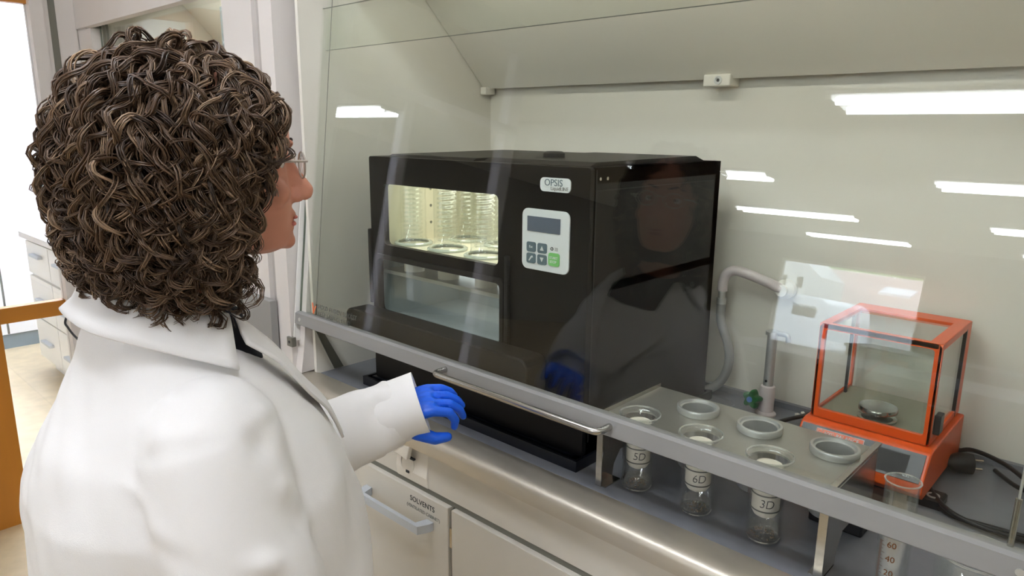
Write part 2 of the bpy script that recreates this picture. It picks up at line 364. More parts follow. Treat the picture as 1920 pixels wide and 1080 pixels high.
# ------------------------------------------------------------ fume hood
HX0, HX1 = -1.675, -.035
BY = 1.68
hood = thing('fume_hood', 'wide fume hood with leaning glass sash, pale grey lining and white side posts', 'fume hood', (-.87,1.35,.9))
obj('back_panel', B(HX0-.02,HX1+.02,BY,BY+.02,.9,2.45), M['hood'], hood)
obj('side_panel', B(HX0-.012,HX0,1.0,BY,.9,2.45), M['hood'], hood)
obj('side_panel', B(HX1,HX1+.012,1.0,BY,.9,2.45), M['hood'], hood)
obj('roof_panel', B(HX0,HX1,1.05,BY,2.42,2.45), M['hood'], hood)
bf = obj('baffle', prism(bmesh.new(), [(1.652,1.690),(1.645,1.690),(1.630,1.706),(1.14,2.196),(1.146,2.203),(1.652,1.700)], HX0+.004, HX1-.004), M['hood'], hood)
bk = obj('baffle_bracket', B(-.895,-.825,1.628,BY,1.672,1.700), M['hood'], bf, bevel=.003)
bk2 = obj('baffle_clip', B(HX0+.004,HX0+.03,1.628,1.67,1.672,1.695), M['hood'], bf, bevel=.003)
sc = lathe(bmesh.new(), -.855, 1.628, [(.010,0),(.010,-.003),(.0065,-.003),(.0065,-.001)], 20, axis='y', cz=1.686)
obj('screw', sc, M['alu'], bf, smooth=True); 
obj('screw_socket', lathe(bmesh.new(), -.855, 1.6262, [(.004,0),(.004,.001)], 8, axis='y', cz=1.686), M['ink'], bf)
def post(x0, x1, name='front_post'):
    xa, xb = (x0, x1-.032) if x0 < -1 else (x0+.032, x1)
    obj('post_face', B(xa,xb,.955,1.11,.908,2.3), M['hoodw'], hood)
    p = []+ [(sp(0,zs(z),.006).y, z) for z in (.98,1.3,1.7,2.3)] + [(1.2,2.3),(1.10,1.25),(1.02,1.08),(1.07,.902),(1.008,.902),(1.008,.908),(.962,.908)]
    return obj(name, prism(bmesh.new(), p, x0, x1), M['hoodw'], hood)
post(-1.787, -1.69); post(-.02, .085)
# lining wedge inside the opening at the left
obj('opening_liner', prism(bmesh.new(), [(.985,1.06),(1.002,1.06),(1.085,.902),(1.055,.902)], -1.69, -1.672), M['gapm'], hood)
obj('header', prism(bmesh.new(), [(sp(0,zs(z),.0).y-.004, z) for z in (1.965,2.45)]+[(1.165,2.45),(1.118,1.965)], -1.795, .085), M['hoodw'], hood)
# guide rails at the post edges with their end stops
for x in (-1.722, .012):
    bm = bmesh.new()
    for dx, w_ in ((-.009,.004), (.004,.004)):
        v = [bm.verts.new(sp(x+dx+a, s, o)) for o in (-.012,.006) for a, s in ((0,zs(.995)),(w_,zs(.995)),(w_,zs(1.96)),(0,zs(1.96)))]
        for f in [(0,1,2,3),(7,6,5,4),(0,4,5,1),(1,5,6,2),(2,6,7,3),(3,7,4,0)]: bm.faces.new([v[k] for k in f])
    g = obj('guide_rail', bm, M['white'], hood)
    bm = bmesh.new(); v = [bm.verts.new(sp(x+a, s, o)) for o in (-.003,.006) for a, s in ((-.005,zs(.995)),(.004,zs(.995)),(.004,zs(1.96)),(-.005,zs(1.96)))]
    for f in [(0,1,2,3),(7,6,5,4),(0,4,5,1),(1,5,6,2),(2,6,7,3),(3,7,4,0)]: bm.faces.new([v[k] for k in f])
    obj('groove', bm, M['gapm'], g)
    st = obj('end_stop', B(x-.013,x+.013,.948,.962,.980,1.006), M['grey'], g, bevel=.001)
    obj('screw', lathe(bmesh.new(), x, .948, [(.004,0),(.004,-.001)], 12, axis='y', cz=.993), M['ink'], g)
# lamp inside the hood, above the view
hl = obj('unseen_hood_lamp', B(-1.55,-.15,1.125,1.155,2.0,2.05), M['lampbody'], hood)
al = D.lights.new('unseen_hood_light', 'AREA'); al.shape = 'RECTANGLE'; al.size = 1.35; al.size_y = .03; al.energy = 2.2; al.color = (1,.985,.93)
lo = D.objects.new('unseen_hood_light', al); COL.objects.link(lo); lo.parent = hl; lo.location = Vector((-.85,1.14,1.995))-WL[hl.name]; lo.rotation_euler = (math.radians(55),0,0)
# upper fixed pane
obj('upper_pane', spane(-1.69, -.03, zs(1.763), zs(2.3), .014), [M['gsash'], M['gedge']], hood)
# sash: bar is the part, glass, handle, lettering are its sub-parts
SX0, SX1 = -1.715, -.028
bm = bmesh.new(); pr_ = [(-.004,0),(-.012,.004),(-.012,.033),(-.004,.037),(.016,.037),(.016,0)]
A = [bm.verts.new(sp(SX0, s, o)) for o, s in pr_]; Bv = [bm.verts.new(sp(SX1, s, o)) for o, s in pr_]
bm.faces.new(A); bm.faces.new(Bv[::-1])
for i in range(6): bm.faces.new((A[i], A[(i+1)%6], Bv[(i+1)%6], Bv[i]))
sash = obj('sash', bm, M['sashgrey'], hood)
obj('glass_pane', spane(SX0+.003, SX1-.003, .035, zs(1.863), 0), [M['gsash'], M['gedge']], sash)
hz = 1.062; hy = .930
hp = [(-1.098,.967,hz)] + smoothpath([(-1.098,.945,hz),(-1.095,.935,hz),(-1.085,hy,hz)],4) + smoothpath([(-.685,hy,hz+.0),(-.672,.934,hz),(-.668,.945,hz)],4) + [(-.668,.967,hz)]
obj('handle', tube(bmesh.new(), hp, .0065, 14), M['steel'], sash, smooth=True)
for x in (-1.69, -.072): 
    P = sp(x, .018, -.0125); obj('screw', lathe(bmesh.new(), P.x, P.y, [(.005,0.002),(.005,-.0012),(.003,-.0012)], 14, axis='y', cz=P.z), M['alu'], sash)
up = (0, math.sin(TH), math.cos(TH))
text('lettering', 'HOLD RUDEN LUKKET', .0168, sp(-1.622,.060,-.0008), (1,0,0), up, M['sashink'], sash, space=1.02)
text('lettering', 'KEEP SASH CLOSED', .0168, sp(-1.622,.041,-.0008), (1,0,0), up, M['sashink'], sash, space=1.02)
bm = bmesh.new()
for poly in ([(0,.030),(.005,.030),(.0105,.010),(.008,.0)], [(.021,.024),(.0165,.024),(.009,.004),(.0115,0.0)], [(.0055,.024),(.009,.021),(.010,.012),(.0085,.008)]):
    f = bm.faces.new([bm.verts.new(sp(-1.652+a, .041+b, -.001)) for a, b in poly])
r_ = bmesh.ops.extrude_face_region(bm, geom=bm.faces[:]); bmesh.ops.translate(bm, verts=[g for g in r_['geom'] if isinstance(g, bmesh.types.BMVert)], vec=(0,.0006,0))
obj('arrow_mark', bm, M['orangeink'], sash)
# steel cables with turnbuckle rods
for x in (-1.650, -.088):
    off = .012
    pts = [sp(x, zs(1.10), off), sp(x, zs(2.1), off)]
    c = obj('cable', tube(bmesh.new(), pts, .0016 if x > -1 else .0009, 8), M['alu'] if x > -1 else M['gapm'], hood, smooth=True)
    obj('rod_end', tube(bmesh.new(), [sp(x,.036,off), sp(x,.036+(.062 if x > -1 else .03),off)], .0036 if x > -1 else .0022, 12), M['steel'], c, smooth=True)

# worktop, raised edge trim, fascia
wt = tag(obj('worktop', B((-1.70,.10,1.010,BY,.868,.9), (-1.70,.10,BY-.014,BY,.9,.914)), M['slate']), 'dark grey slate worktop inside the large fume hood', 'worktop')
prf = [(1.012,.866),(.930,.866),(.930,.890),(.9325,.897),(.938,.902),(.948,.9055),(.965,.907),(.985,.906),(1.002,.903),(1.012,.8995)]
trm = tag(obj('worktop_edge', prism(bmesh.new(), prf, -3.09, .30), M['trim'], smooth=True), 'pale metal rounded front edge along the worktops', 'worktop edge')
fs = thing('service_fascia', 'beige service fascia with a wall socket, under the worktop edge', 'fascia', (-1.4,.96,.81))
obj('panel', B((-3.09,-1.262,.956,.975,.765,.866), (-1.150,.30,.956,.975,.765,.866)), M['cab'], fs)
obj('gap_strip', B(-3.09,.30,.958,.9655,.751,.765), M['gapm'], fs)
# socket: recessed white corner housing with hinged lid
sk = obj('socket_housing', prism(bmesh.new(), [(.975,.765),(.953,.765),(.950,.790),(.960,.866),(.975,.866)], -1.262, -1.150), M['sockw'], fs, bevel=.002)
rg = lathe(bmesh.new(), -1.222, .9555, [(.026,.003),(.026,-.005),(.020,-.006),(.0195,.0),(.0195,.003)], 28, axis='y', cz=.806)
for v in rg.verts: v.co.z = .806+(v.co.z-.806)*1.25
obj('socket_ring', rg, M['sockw'], sk, smooth=True)
obj('earth_clip', B(-1.223,-1.212,.948,.951,.784,.790), M['ink'], sk)
lid = bmesh.new(); prism(lid, [(-1.243,.835),(-1.205,.862),(-1.185,.866),(-1.196,.829)], .930, .942, 'y')
obj('socket_lid', lid, M['sockw'], sk, bevel=.002)
obj('hinge_pin', B(-1.205,-1.188,.944,.950,.825,.829), M['ink'], sk)

def cabinet(x0, x1, label, handle=True, solvents=False):
    t = thing('base_cabinet', label, 'cabinet', ((x0+x1)/2,1.2,0))
    obj('carcass', B(x0+.002,x1-.002,.966,1.66,.08,.744), M['gapm'], t); obj('edge_seal', B(x1-.006,x1,.955,.966,.085,.744), M['gapm'], t); obj('edge_seal', B(x0,x0+.006,.955,.966,.085,.744), M['gapm'], t)
    obj('plinth', B(x0+.002,x1-.002,.99,1.6,0,.08), M['plinth'], t)
    d = obj('door', B(x0+.006,x1-.006,.945,.965,.085,.751), M['cab'], t, bevel=.0015)
    if handle:
        hx0, hx1, hz0 = x1-.31, x1-.055, .686
        bm = prism(bmesh.new(), [(hx0,.945),(hx0,.935),(hx0+.012,.907),(hx1-.012,.907),(hx1,.935),(hx1,.945),(hx1-.022,.945),(hx1-.030,.917),(hx0+.030,.917),(hx0+.022,.945)], hz0-.010, hz0+.010, 'z')
        obj('handle', bm, M['handle'], d)
    if solvents:
        text('lettering', 'SOLVENTS', .0185, (x1-.137,.9447,.722), (1,0,0), (0,0,1), M['ink'], d)
        text('lettering', '(VENTILATED CABINET)', .0115, (x1-.150,.9447,.704), (1,0,0), (0,0,1), M['inkgrey'], d, space=.95)
        obj('hinge', B(x1-.004,x1+.003,.948,.962,.655,.702), M['brass'], d)
    return t
cabinet(-1.69, -1.068, 'white solvent cabinet with one silver bar handle and SOLVENTS lettering', True, True)
cabinet(-1.068, -.44, 'white base cabinet without visible handle, right of the solvent cabinet', False)
cabinet(-.44, .19, 'white base cabinet below the glass beaker end of the hood', False)
cabinet(-2.38, -1.69, 'white base cabinet below the white post between the two hoods', True)
cabinet(-3.09, -2.38, 'white base cabinet next to the glazed door', True)

# neighbouring hood on the left
nh = thing('fume_hood', 'closed neighbouring fume hood with green-tinted glass, behind the person', 'fume hood', (-2.45,1.3,.9))
NX0, NX1 = -3.06, -1.975
obj('back_panel', B(NX0,-1.83,BY,BY+.02,.9,2.45), M['hood'], nh)
obj('side_panel', B(NX0-.005,NX0+.01,1.0,BY,.9,2.45), M['hood'], nh); obj('side_panel', B(-1.99,-1.975,1.0,BY,.9,2.45), M['hood'], nh)
obj('baffle', prism(bmesh.new(), [(1.65,1.69),(1.14,2.2),(1.15,2.205),(1.66,1.70)], NX0+.02, -1.99), M['hood'], nh)
obj('header', prism(bmesh.new(), [(.948,1.924),(.948,2.45),(.995,2.45),(.995,1.93),(.962,1.918)], XL+.004, -1.975), M['hoodw'], nh)
obj('front_post', B((NX1-.005,-1.818,.952,1.13,.908,2.45)), M['hoodw'], nh)
obj('post_joint', B((-1.818,-1.787,.966,1.1,.908,2.45)), M['joint'], nh)
obj('corner_post', B((XL+.002,-3.095,.955,1.12,.0,1.924), (-3.095,-3.045,.955,1.12,.91,1.918)), M['hoodw'], nh)
obj('sill_panel', B((-2.9,-1.782,.930,.952,.906,1.10)), M['sashgrey'], nh, bevel=.002)
ns = obj('sash', B((NX0+.02,NX1-.01,.972,.992,1.045,1.08)), M['sashgrey'], nh)
obj('glass_pane', pane(NX0+.02,NX1-.01,.985,.991,1.08,1.94), [M['gsash'], M['gedge']], ns)
for x in (-2.985, -2.955): obj('guide_rail', B(x,x+.006,.975,.985,1.05,1.924), M['gapm'], nh)
obj('mid_baffle_rail', B((-2.72,-2.66,1.30,1.32,1.3,2.0)), M['plinth'], nh)
hl = obj('unseen_hood_lamp', B(-2.95,-2.1,1.125,1.155,2.0,2.05), M['lampbody'], nh)  # lamp added to lighten the dark inside of the neighbouring hood
al = D.lights.new('unseen_hood_light', 'AREA'); al.shape = 'RECTANGLE'; al.size = .8; al.size_y = .03; al.energy = 1.6; al.color = (1,.985,.93)
lo = D.objects.new('unseen_hood_light', al); COL.objects.link(lo); lo.parent = hl; lo.location = Vector((-2.52,1.14,1.995))-WL[hl.name]; lo.rotation_euler = (math.radians(55),0,0)
tag(obj('worktop', B(-3.06,-1.83,1.012,BY,.868,.9), M['slate']), 'grey worktop inside the neighbouring hood behind the person', 'worktop')
tag(obj('wash_bottle', lathe(bmesh.new(), -2.06, 1.03, [(.03,0),(.03,.13),(.012,.16),(.012,.19),(.006,.19)], 20, cz=.9), M['bluek'], smooth=True), 'small pale blue bottle behind the person\'s chin', 'bottle')

# ------------------------------------------------------------ black analyser
mc = thing('extraction_unit', 'large black extraction unit with two windows and a white keypad, in the hood', 'lab instrument', (-1.146,1.32,.922))
MX0, MX1, MY, MYB, MZ0, MZ1 = -1.490, -.802, 1.066, 1.568, .924, 1.499
bm = B((MX0,MX1,MY+.48,MYB,MZ0,MZ1), (MX0,MX0+.012,MY+.012,MYB,MZ0,MZ1), (MX1-.17,MX1,MY+.012,MYB,MZ0,MZ1), (MX0,MX1,MY+.012,MYB,MZ1-.03,MZ1), (MX0,MX1,MY+.012,MYB,MZ0,1.085), (MX0,MX1,MY+.012,MYB,1.256,1.274))
obj('body', bm, M['black'], mc)
W1 = rrect(-1.437,-1.040,1.283,1.434,.012); W2 = rrect(-1.466,-1.030,1.108,1.248,.014)
fp = flat_with_holes(rrect(MX0,MX1,MZ0,MZ1,.006), [W1, W2], .016, lambda u,v,w: Vector((u, MY+.008+w, v)))
obj('front_panel', fp, M['black'], mc)
# raised top cover
obj('top_cover', prism(bmesh.new(), [(1.10,1.499),(1.12,1.507),(1.50,1.511),(1.54,1.499)], -1.12, -.83), M['black'], mc)
obj('top_knob', lathe(bmesh.new(), -1.02, 1.22, [(.024,0),(.024,.010),(.018,.014)], 24, cz=1.507), M['black2'], mc, smooth=True)
obj('top_cover', prism(bmesh.new(), [(1.09,1.499),(1.10,1.505),(1.50,1.509),(1.54,1.499)], -1.44, -1.14), M['black'], mc)
# upper chamber
ch = obj('upper_chamber', B((-1.476,-1.474,MY+.017,1.40,1.275,1.468), (-1.476,-.975,1.40,1.402,1.275,1.468), (-.977,-.975,MY+.017,1.40,1.275,1.468), (-1.476,-.975,MY+.017,1.40,1.274,1.277), (-1.476,-.975,MY+.017,1.40,1.466,1.468)), M['cream'], mc)
al = D.lights.new('chamber_light', 'AREA'); al.shape = 'RECTANGLE'; al.size = .40; al.size_y = .10; al.energy = .55; al.color = (1,.97,.88)
lo = D.objects.new('chamber_light', al); COL.objects.link(lo); lo.parent = ch; lo.location = Vector((-1.22,1.20,1.462))-WL[ch.name]
for z in (1.32,1.365,1.41):
    obj('hole', lathe(bmesh.new(), -1.20, 1.399, [(.004,0),(.004,.0008)], 10, axis='y', cz=z), M['inkgrey'], ch)
    obj('hole', lathe(bmesh.new(), -1.4735, 1.25, [(.004,0),(.004,.0008)], 10, axis='x', cz=z), M['inkgrey'], ch)
def condenser(x, y):
    c = obj('condenser', lathe(bmesh.new(), x, y, [(.046,0),(.047,.003),(.036,.008),(.033,.018),(.033,.18)], 28, caps=False, cz=1.278), M['gwall'], mc, smooth=True)
    fl = lathe(bmesh.new(), x, y, [(.040,0),(.049,.0),(.050,.004),(.046,.007),(.039,.006)], 32, caps=False, cz=1.278); obj('flange', fl, M['gedge2'], c, smooth=True)
    pts = [(x+.022*math.cos(2*PI*k/12), y+.022*math.sin(2*PI*k/12), 1.295+.0112*k/12) for k in range(12*14)]
    obj('coil', tube(bmesh.new(), pts, .0032, 6), M['gwall'], c, smooth=True)
    obj('inner_tube', lathe(bmesh.new(), x, y, [(.012,0),(.012,.17)], 16, caps=False, cz=1.290), M['gwall'], c, smooth=True)
for x in (-1.425, -1.295, -1.165, -1.04): condenser(x, 1.150)
for x in (-1.37, -1.24, -1.11): condenser(x, 1.29)
# lower chamber with shelf and thimble cups
lc = obj('lower_chamber', B((-1.476,-1.474,MY+.017,1.35,1.087,1.255), (-1.476,-.975,1.35,1.352,1.087,1.255), (-.977,-.975,MY+.017,1.35,1.087,1.255), (-1.476,-.975,MY+.017,1.35,1.086,1.089)), mat('grey_liner', (150,156,156), .4), mc)
al = D.lights.new('sample_light', 'AREA'); al.shape = 'RECTANGLE'; al.size = .40; al.size_y = .06; al.energy = .25; al.color = (.95,1,1)
lo = D.objects.new('sample_light', al); COL.objects.link(lo); lo.parent = lc; lo.location = Vector((-1.22,1.26,1.25))-WL[lc.name]
obj('shelf', B(-1.474,-.977,1.089,1.20,1.204,1.213), M['alu'], lc)
for x in (-1.40, -1.27, -1.14, -1.03):
    obj('cup', lathe(bmesh.new(), x, 1.13, [(.026,0),(.026,.024),(.024,.026),(.022,.024),(.022,.002)], 24, cz=1.2132), M['thimble'], lc, smooth=True)
obj('label_plate', B(-1.40,-1.36,1.345,1.3495,1.145,1.156), M['boil'], lc)
pn = flat_with_holes(rrect(-1.470,-1.026,1.104,1.252,.014), [], .003, lambda u,v,w: Vector((u, MY+.019+w, v)))
obj('window_pane', pn, mat('tinted', (10,10,10)) if False else glass('tinted_glass', (.92,.94,.94), f0=.06), mc)
pn = flat_with_holes(rrect(-1.441,-1.036,1.279,1.438,.012), [], .002, lambda u,v,w: Vector((u, MY+.018+w, v)))
obj('window_pane', pn, M['gclear'], mc)
fr_ = flat_with_holes(rrect(-1.474,-1.022,1.098,1.258,.012), [rrect(-1.464,-1.032,1.110,1.246,.013)], .004, lambda u,v,w: Vector((u, MY-.002+w, v)))
obj('window_frame', fr_, M['black2'], mc)
obj('grip_bar', B(-1.014,-1.003,MY-.010,MY,1.118,1.310), M['black2'], mc, bevel=.003)
obj('grip_bar', B(-1.499,-1.489,MY-.006,MY+.01,1.125,1.318), M['black2'], mc, bevel=.003)
# protruding drip ledge
obj('drip_ledge', prism(bmesh.new(), rrect(-1.527,-.90,1.030,1.118,.022), 1.004, MY, 'y'), M['black2'], mc, bevel=.004)
# side seam and screws
obj('side_seam', B(MX1-.001,MX1+.0012,1.083,1.0855,.95,1.495), M['ink'], mc)
obj('side_seam', B(MX1-.001,MX1+.0012,1.0855,1.54,1.455,1.457), M['ink'], mc)
for y in (1.095, 1.118): obj('screw', lathe(bmesh.new(), MX1, y, [(.0035,0),(.0035,.0015),(.002,.002)], 12, axis='x', cz=1.478), M['steel'], mc)
# name plate and keypad
np_ = obj('name_plate', prism(bmesh.new(), rrect(-.923,-.847,1.450,1.477,.009), MY-.0025, MY, 'y'), M['paper'], mc)
text('lettering', 'OPSIS', .0185, (-.912,MY-.0028,1.4615), (1,0,0), (0,0,1), M['slateb'], np_, ext=.0004)
text('lettering', 'LiquidLINE', .0100, (-.896,MY-.0028,1.4535), (1,0,0), (0,0,1), M['inkgrey'], np_)
kp = obj('keypad', prism(bmesh.new(), rrect(-.968,-.846,1.291,1.414,.014), MY-.004, MY, 'y'), M['paper'], mc, bevel=.001)
obj('display', B(-.953,-.868,MY-.0055,MY-.004,1.369,1.399), M['lcd'], kp)
kk = [(-.954,1.327,'Esc'), (-.925,1.327,'up'), (-.954,1.304,'tool'), (-.925,1.304,'dn')]
for x, z, s in kk:
    obj('key', prism(bmesh.new(), rrect(x,x+.024,z,z+.020,.004), MY-.0055, MY-.004, 'y'), M['slateb'], kp)
    cx_, cz_ = x+.012, z+.010
    if s == 'Esc': text('key_mark', 'Esc', .0075, (cx_-.005,MY-.0058,cz_-.002), (1,0,0), (0,0,1), M['wht'], kp)
    elif s in ('up','dn'):
        q = 1 if s == 'up' else -1
        obj('key_mark', prism(bmesh.new(), [(cx_-.005,cz_-.0045*q),(cx_+.005,cz_-.0045*q),(cx_,cz_+.0045*q)], MY-.0060, MY-.0055, 'y'), M['wht'], kp)
    else:
        obj('key_mark', prism(bmesh.new(), [(cx_-.006,cz_-.005),(cx_-.004,cz_-.006),(cx_+.002,cz_+.001),(cx_+.006,cz_+.002),(cx_+.004,cz_+.006),(cx_+.0,cz_+.004)], MY-.0060, MY-.0055, 'y'), M['wht'], kp)
obj('start_key', prism(bmesh.new(), rrect(-.896,-.868,1.305,1.331,.005), MY-.0055, MY-.004, 'y'), M['greenb'], kp)
text('key_mark', 'START', .0072, (-.893,MY-.0058,1.319), (1,0,0), (0,0,1), M['wht'], kp); text('key_mark', 'STOP', .0072, (-.892,MY-.0058,1.311), (1,0,0), (0,0,1), M['wht'], kp)
obj('led_ring', lathe(bmesh.new(), -.888, MY-.004, [(.0035,0),(.0035,-.0008),(.0024,-.0008),(.0024,0)], 14, axis='y', cz=1.339, caps=False), M['ink'], kp)
for k in range(3): obj('mark_line', B(-.881,-.873,MY-.0046,MY-.004,1.336+k*.0025,1.3368+k*.0025), M['inkgrey'], kp)
# tray under it
tr = bmesh.new(); box(tr, -1.517,-.797,1.042,1.60,.900,.906)
for q in ((-1.517,-.797,1.042,1.050),(-1.517,-.797,1.59,1.60),(-1.517,-1.509,1.050,1.59),(-.805,-.797,1.050,1.59)): box(tr, q[0],q[1],q[2],q[3],.906,.923)
box(tr, -1.50,-.82,1.06,1.575,.906,.923)
tag(obj('drip_tray', tr, M['navy']), 'dark navy drip tray under the black extraction unit', 'tray')
tag(obj('power_cable', tube(bmesh.new(), smoothpath([(-1.667,1.20,.906),(-1.62,1.18,.905),(-1.57,1.17,.906),(-1.54,1.19,.912),(-1.50,1.30,.930)]), .0045, 8), M['cable'], smooth=True), 'thin black cable lying at the left end of the black unit', 'cable')

# ------------------------------------------------------------ steel rack with cups and beakers
RX0, RX1, RY0, RY1, RZ = -.740, -.312, 1.032, 1.250, 1.040
holes = []; fr_x = [-.679,-.553,-.428]; re_x = [-.614,-.491,-.360]; fy, ry = 1.080, 1.180
for x in fr_x: holes.append([(x+.0325*math.cos(2*PI*k/32), fy+.0325*math.sin(2*PI*k/32)) for k in range(32)])
for x in re_x: holes.append([(x+.0325*math.cos(2*PI*k/32), ry+.0325*math.sin(2*PI*k/32)) for k in range(32)])
rk = thing('cup_rack', 'steel rack with two staggered rows of holes, holding beakers and rings', 'rack', ((RX0+RX1)/2,1.14,.9))
obj('top_plate', flat_with_holes([(RX0,RY0),(RX1,RY0),(RX1,RY1),(RX0,RY1)], holes, .003, lambda u,v,w: Vector((u,v,RZ+w))), M['steelplate'], rk)
obj('edge_lip', B(RX0-.002,RX0+.001,RY0,RY1,RZ,RZ+.010), M['steel'], rk); obj('edge_lip', B(RX1-.010,RX1,RY0-.004,RY1+.02,RZ+.0015,RZ+.006), M['steel'], rk)
for x, s in ((RX0,1), (RX1,-1)):
    pf = [(RY0,.9),(RY0,RZ-.0015),(RY1,RZ-.0015),(RY1,.9),(RY1-.05,.9),(RY1-.055,.925),(RY1-.075,.95),(RY0+.075,.95),(RY0+.055,.925),(RY0+.05,.9)]
    obj('end_plate', prism(bmesh.new(), pf, min(x,x+.002*s), max(x,x+.002*s)), M['steel'], rk)
    obj('leg', B((min(x,x+.013*s),max(x,x+.013*s),RY0-.002,RY0+.0005,.9,RZ-.0015),(min(x,x+.022*s),max(x,x+.022*s),RY0,RY0+.05,.9,.902)), M['steel'], rk)
    obj('leg', B((min(x,x+.013*s),max(x,x+.013*s),RY1-.0005,RY1+.002,.9,RZ-.0015)), M['steel'], rk)
for k, x in enumerate(re_x):
    o = obj('aluminium_cup', lathe(bmesh.new(), x, ry, [(.030,-.108),(.0315,-.106),(.0315,.0018),(.0385,.0018),(.0395,.004),(.0395,.013),(.0385,.0145),(.0345,.0145),(.0335,.010),(.0300,.009),(.0300,-.104)], 40, cz=RZ), M['alu'], smooth=True)
    tag(o, ['empty aluminium cup in the back row of the rack, nearest the black unit', 'empty aluminium cup in the middle of the rack\'s back row', 'empty aluminium cup of the back row, before the orange balance'][k], 'cup', 'empty aluminium cups in the back row')
for k, (x, s) in enumerate(zip(fr_x, ('5D','6D','3D'))):
    t = thing('beaker', 'glass beaker hanging in the rack\'s front row, with thimble marked %s' % s, 'beaker', (x,fy,.9), 'glass beakers in the front row')
    R = .0298; z0 = .9015
    bm = lathe(bmesh.new(), x, fy, [(.001,z0),(R-.007,z0),(R-.002,z0+.003),(R,z0+.009),(R,RZ+.004),(.0365,RZ+.006),(.0385,RZ+.009)], 40, caps=False)
    obj('wall', bm, M['gwall'], t, smooth=True, auto=False)
    obj('inner_wall', lathe(bmesh.new(), x, fy, [(.001,z0+.003),(R-.008,z0+.003),(R-.003,z0+.007),(R-.0022,RZ+.005),(.034,RZ+.008)], 40, caps=False), M['gwall'], t, smooth=True, auto=False)
    rim = bmesh.new(); tube(rim, [(x+.0375*math.cos(2*PI*i/40), fy+.0375*math.sin(2*PI*i/40), RZ+.0095) for i in range(41)], .0019, 8, caps=False); obj('rim', rim, glass('rim_glass%d'%k, (.9,.92,.9), f0=.32, haze=.14), t, smooth=True)  # pale haze and raised reflection stand in for bright rim highlights
    b2 = bmesh.new(); tube(b2, [(x+(R-.004)*math.cos(2*PI*i/40), fy+(R-.004)*math.sin(2*PI*i/40), z0+.0025) for i in range(41)], .0018, 8, caps=False); obj('foot_ring', b2, glass('foot_glass%d'%k, (.88,.9,.88), f0=.30, haze=.08), t, smooth=True)  # foot highlight put into the glass the same way
    lh = (.018,.020,.021)[k]
    obj('liquid', lathe(bmesh.new(), x, fy, [(.001,z0+.0035),(R-.0085,z0+.0035),(R-.0036,z0+.0075),(R-.0030,z0+lh),(.001,z0+lh)], 32, caps=False), M['water'], t, smooth=True)
    bs = bmesh.new()
    for q in range(26):
        a = random.random()*2*PI; rr = .020*math.sqrt(random.random()); c_ = Vector((x+rr*math.cos(a), fy+rr*math.sin(a), z0+.0055+random.random()*.002))
        g = bmesh.ops.create_icosphere(bs, subdivisions=1, radius=.0016+random.random()*.001, matrix=Matrix.Translation(c_))
    so = obj('boiling_stones', bs, M['boil'], t); so['kind'] = 'stuff'
    # thimble with hoops, a thing of its own
    tt = thing('thimble', 'white extraction thimble marked %s inside its glass beaker' % s, 'thimble', (x,fy,.945), 'white thimbles in the front beakers')
    zb = .946; r0 = .0225
    prof = [(.001,zb-.006),(.010,zb-.005),(.018,zb),(.0225,zb+.008),(.0225,zb+.087),(.0215,zb+.088),(.0205,zb+.0865),(.001,zb+.0865)]
    obj('sleeve', lathe(bmesh.new(), x, fy, prof, 36, caps=False), M['thimble'], tt, smooth=True)
    for zz in (zb+.012, zb+.040):
        hp_ = bmesh.new(); tube(hp_, [(x+.0236*math.cos(2*PI*i/36), fy+.0236*math.sin(2*PI*i/36), zz) for i in range(37)], .0011, 6, caps=False); obj('wire_hoop', hp_, M['grey'], tt, smooth=True)
    # hand-lettered mark wrapped on the near side
    cu = D.curves.new('tmp', 'FONT'); cu.body = s; cu.size = .021; cu.extrude = .0003; cu.align_x = 'CENTER'; cu.shear = .12; cu.space_character = .95; cu.offset = -.0004
    o = D.objects.new('tmp', cu); COL.objects.link(o); dg = bpy.context.evaluated_depsgraph_get(); dg.update()
    me = D.meshes.new_from_object(o.evaluated_get(dg)); D.objects.remove(o); me.materials.clear()
    base = math.atan2(-fy, -x) + .10
    for v in me.vertices:
        a = base + v.co.x/.0236; rr = .0229+v.co.z; v.co = Vector((x+rr*math.cos(a), fy+rr*math.sin(a), zb+.019+v.co.y))
    link('lettering', me, M['ink'], tt)

# ------------------------------------------------------------ orange balance
bl = thing('balance', 'old orange laboratory balance with a glass draught case', 'balance', (-.38,1.53,.9))
QX0, QX1, QY, QYB, QZ0, QZ1 = -.487, -.272, 1.420, 1.652, 1.002, 1.197
bp_ = [(QYB,.915),(QYB,1.000),(QY-.004,1.000),(QY-.022,.996),(QY-.060,.946),(QY-.062,.930),(QY-.045,.915)]
obj('base', prism(bmesh.new(), bp_, QX0-.010, QX1+.012), M['orange'], bl, bevel=.003)
def slope(u, v, w):   # on the slanted front of the base: u along x, v up the slope
    a = Vector((0, QY-.061, .945)); b = Vector((0, QY-.022, .996)); d = (b-a).normalized(); nn = Vector((0,-d.z,d.y))
    p = a+d*v+nn*w; return Vector((u, p.y, p.z))
def sbox(x0, x1, v0, v1, w0, w1):
    bm = bmesh.new(); v = [bm.verts.new(slope(x, vv, w_)) for w_ in (w0,w1) for x, vv in ((x0,v0),(x1,v0),(x1,v1),(x0,v1))]
    for f in [(0,1,2,3),(7,6,5,4),(0,4,5,1),(1,5,6,2),(2,6,7,3),(3,7,4,0)]: bm.faces.new([v[k] for k in f])
    return bm
dp = obj('display_panel', sbox(QX0-.004, QX1+.005, .005, .060, .0005, .0025), M['panelblack'], bl)
obj('model_plate', sbox(-.462, -.372, .0405, .0555, .0025, .0035), M['orange'], dp)
